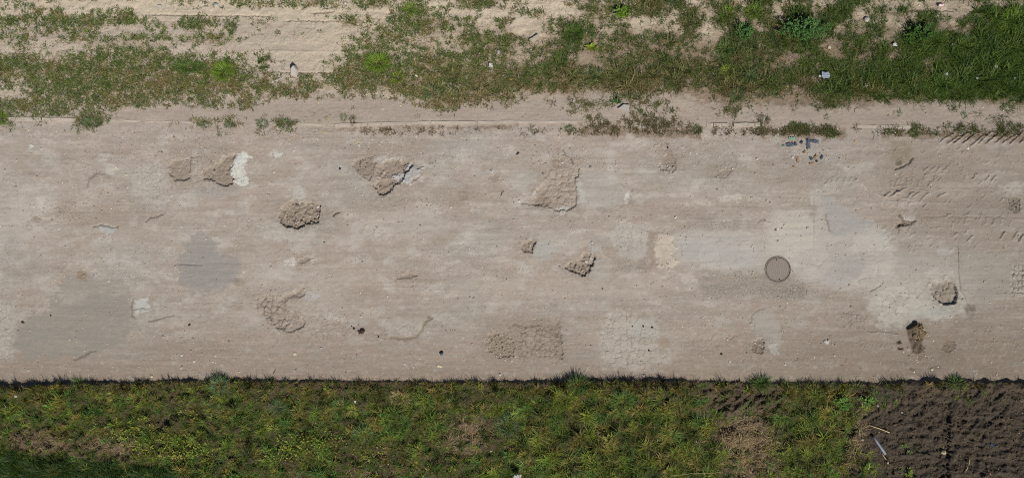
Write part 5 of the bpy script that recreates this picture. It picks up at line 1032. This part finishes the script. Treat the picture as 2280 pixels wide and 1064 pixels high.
# white bottle cap with a dark middle
root = bpy.data.objects.new('bottle_cap', None); COL.objects.link(root); root.location = (wx(1095), wy(381.5), g1(1095, 381) + .012); tag(root, 'round white cap with a dark hole near a brown smudge', 'cap')
bm = bmesh.new(); bmesh.ops.create_cone(bm, segments=24, radius1=.044, radius2=.038, depth=.03, cap_ends=True); bmesh.ops.bevel(bm, geom=[e for e in bm.edges if min(q.co.z for q in e.verts) > .01], offset=.006, segments=2, affect='EDGES'); bm_obj('shell', bm, M_WHITE, root)
bm = bmesh.new(); bmesh.ops.create_cone(bm, segments=14, radius1=.013, radius2=.013, depth=.004, cap_ends=True, matrix=Matrix.Translation((0, -.002, .017))); bm_obj('hole', bm, M_DARK, root)
# dark lumps on the road
M_DUNG = plain_mat('dark_clod', D(76, 64, 50), .95, .3, 60, .006, .1); M_BLK = plain_mat('black_rubber', D(44, 46, 48), .6, .2, 40, .003, .3)
LG = 'dark clods dropped on the road'
for k, (u, v, a, b, lb, mt) in enumerate(((807, 737, .06, .075, 'largest dark clod of the small dropping cluster', M_DUNG), (799, 737, .028, .03, 'small dark clod left of the largest one', M_DUNG), (800, 742, .024, .02, 'tiny dark clod below the small one', M_DUNG), (788, 731, .035, .03, 'brown clod up left of the dropping cluster', M_DUNG),
                                          (783, 726, .02, .018, 'tiny brown clod above the brown clod', M_DUNG), (1432, 726, .032, .024, 'middle of the three dark clods on the grey slab', M_DUNG), (1452, 728, .036, .024, 'right of the three dark clods on the grey slab', M_DUNG), (1408, 726, .018, .022, 'left of the three dark clods on the grey slab', M_DUNG),
                                          (1606, 788, .03, .03, 'round stone with a black side at the lower right lane', M_DUNG), (51, 717, .045, .028, 'dark stone by the pale cracked patch at the left border', M_DUNG), (422, 723, .038, .028, 'dark blue grey stone right of the big grey patch', M_BLK), (113, 702, .028, .022, 'small dark stone at the rim of the big grey patch', M_DUNG),
                                          (843, 749, .022, .026, 'tiny dark clod at the end of the crack line', M_DUNG), (2006, 631, .014, .02, 'tiny black speck left of the right pothole', M_BLK), (1445, 780, .022, .022, 'tiny dark clod below the grey slab', M_DUNG), (2003, 763, .028, .026, 'small black clod left of the mud heap', M_DUNG), (2005, 777, .04, .02, 'second black clod left of the mud heap', M_DUNG),
                                          (757, 376, .03, .03, 'small dark stone left of the large upper pothole', M_BLK), (1153, 342, .026, .05, 'dark pair of specks below the long kerb stone', M_BLK), (1487, 329, .022, .028, 'dark speck inside the narrow gully', M_BLK), (722, 539, .018, .02, 'dark speck below the round rubble pothole', M_BLK))):
    stone('clod', u, v, a, b, min(a, b) * .8, mt, lb, 'clod', LG, seed=k + 3, rz_rot=k)
root = bpy.data.objects.new('black_lump', None); COL.objects.link(root); root.location = (wx(983), wy(786), g1(983, 786)); tag(root, 'black lump with a blue grey scrap on the lower lane', 'lump')
bm_obj('lump', rock_bm(.055, .04, .035, 12), M_BLK, root, loc=(0, .012, .015)); bm_obj('blue_side', rock_bm(.035, .045, .02, 14), plain_mat('blue_grey_film', D(96, 122, 138), .5), root, loc=(.005, -.03, .012))
WS = 'pale pebbles larger than the grit'
for k, (u, v, a, lb) in enumerate(((338, 837, .04, 'cream pebble with a dark side near the field edge'), (118, 839, .032, 'pale pebble at the field edge far left'), (310, 816, .022, 'small pale pebble above the cream one'), (92, 331, .028, 'pale pebble beside the splash shaped flake'), (37, 357, .03, 'yellowish pebble near the left border'), (1113, 833, .04, 'whitish stone below the gravelly pit'),
                                   (1685, 354, .032, 'white pebble below the short kerb blocks'), (1433, 835, .034, 'pinkish pebble below the cracked slab patch'), (1834, 336, .028, 'white pebble right of the torn plastic strip'), (1799, 343, .024, 'white pebble under the long blue strip'), (445, 831, .026, 'pale pebble at mid left field edge'), (397, 378, .028, 'white stone on the floor of the shallow pothole'),
                                   (927, 169, .045, 'beige round stone in the verge near the pale tuft'), (483, 13, .07, 'pale stone on sandy ground near the top border'), (1110, 117, .06, 'pale stone in the grass up right of the cream scrap'), (1845, 107, .05, 'cream stone below the large low bush'), (1927, 45, .08, 'flat pale stone right of the large low bush'), (2150, 308, .03, 'white pebble among the lug ridges'))):
    stone('pebble', u, v, a, a * .85, a * .7, M_CONC if k % 3 else plain_mat('cream_stone', D(206, 192, 166), .9), lb, 'pebble', WS, seed=k + 40, rz_rot=k, rough=.15)
for k, (u, v, lb) in enumerate(((727, 263, 'largest of the flat brown discs on the path'), (735, 257, 'upper right disc of the flat brown discs'), (712, 271, 'lower left disc of the flat brown discs'))):
    r = (.062, .04, .052)[k]; bm = rock_bm(r, r * .9, .010, 70 + k, 2, .08); tag(bm_obj('dried_pat', bm, plain_mat('dried_dung', D(156, 138, 114), .95), loc=(wx(u), wy(v), g1(u, v) + .002)), lb, 'dried pat', 'flat brown discs on the dirt path')
# mud heap with straw
root = bpy.data.objects.new('mud_heap', None); COL.objects.link(root); zz = g1(2044, 738); root.location = (wx(2044), wy(738), zz); tag(root, 'dark mud heap with straw stuck in it on the right lane', 'mud heap')
bm = rock_bm(.17, .19, .10, 21, 5, .35)
for v_ in bm.verts: n_ = mnoise.noise(v_.co * 22) * .022 + mnoise.noise(v_.co * 50) * .010; v_.co += v_.co.normalized() * n_
bm_obj('mud', bm, plain_mat('damp_mud', D(118, 103, 82), .95, .3, 30, .01, .1), root, loc=(0, 0, .02))
for k, (x, y, a, l) in enumerate(((.02, .13, .3, .16), (.05, .08, 2.6, .14), (.17, -.06, 1.2, .09), (.19, -.05, .1, .08), (-.04, -.12, 1.9, .12), (.10, .1, .9, .12), (-.02, .02, 2.2, .1), (.22, -.1, 2.9, .06))):
    dx, dy = cos(a) * l / 2, sin(a) * l / 2; h = max(.10 * (1 - (x * x + y * y) / .04), .0) + .03
    bm_obj('straw', tube([(x - dx, y - dy, h), (x, y, h + .012), (x + dx, y + dy, h)], .006, .004, 5), M_STRW, root, smooth=True)
for k, (u, v, a, b, c, lb) in enumerate(((2026, 731, .10, .05, .07, 'dark clod at the upper left of the mud heap'), (2036, 723, .09, .05, .08, 'dark clod on top edge of the mud heap'), (2048, 757, .10, .06, .03, 'flattened clod below the mud heap'))):
    stone('mud_clod', u, v, a, b, c, plain_mat('damp_mud_dark', D(98, 84, 66), .95, .3, 30, .01), lb, 'mud clod', 'clods around the mud heap', seed=k + 80, rz_rot=.6, sub=3)
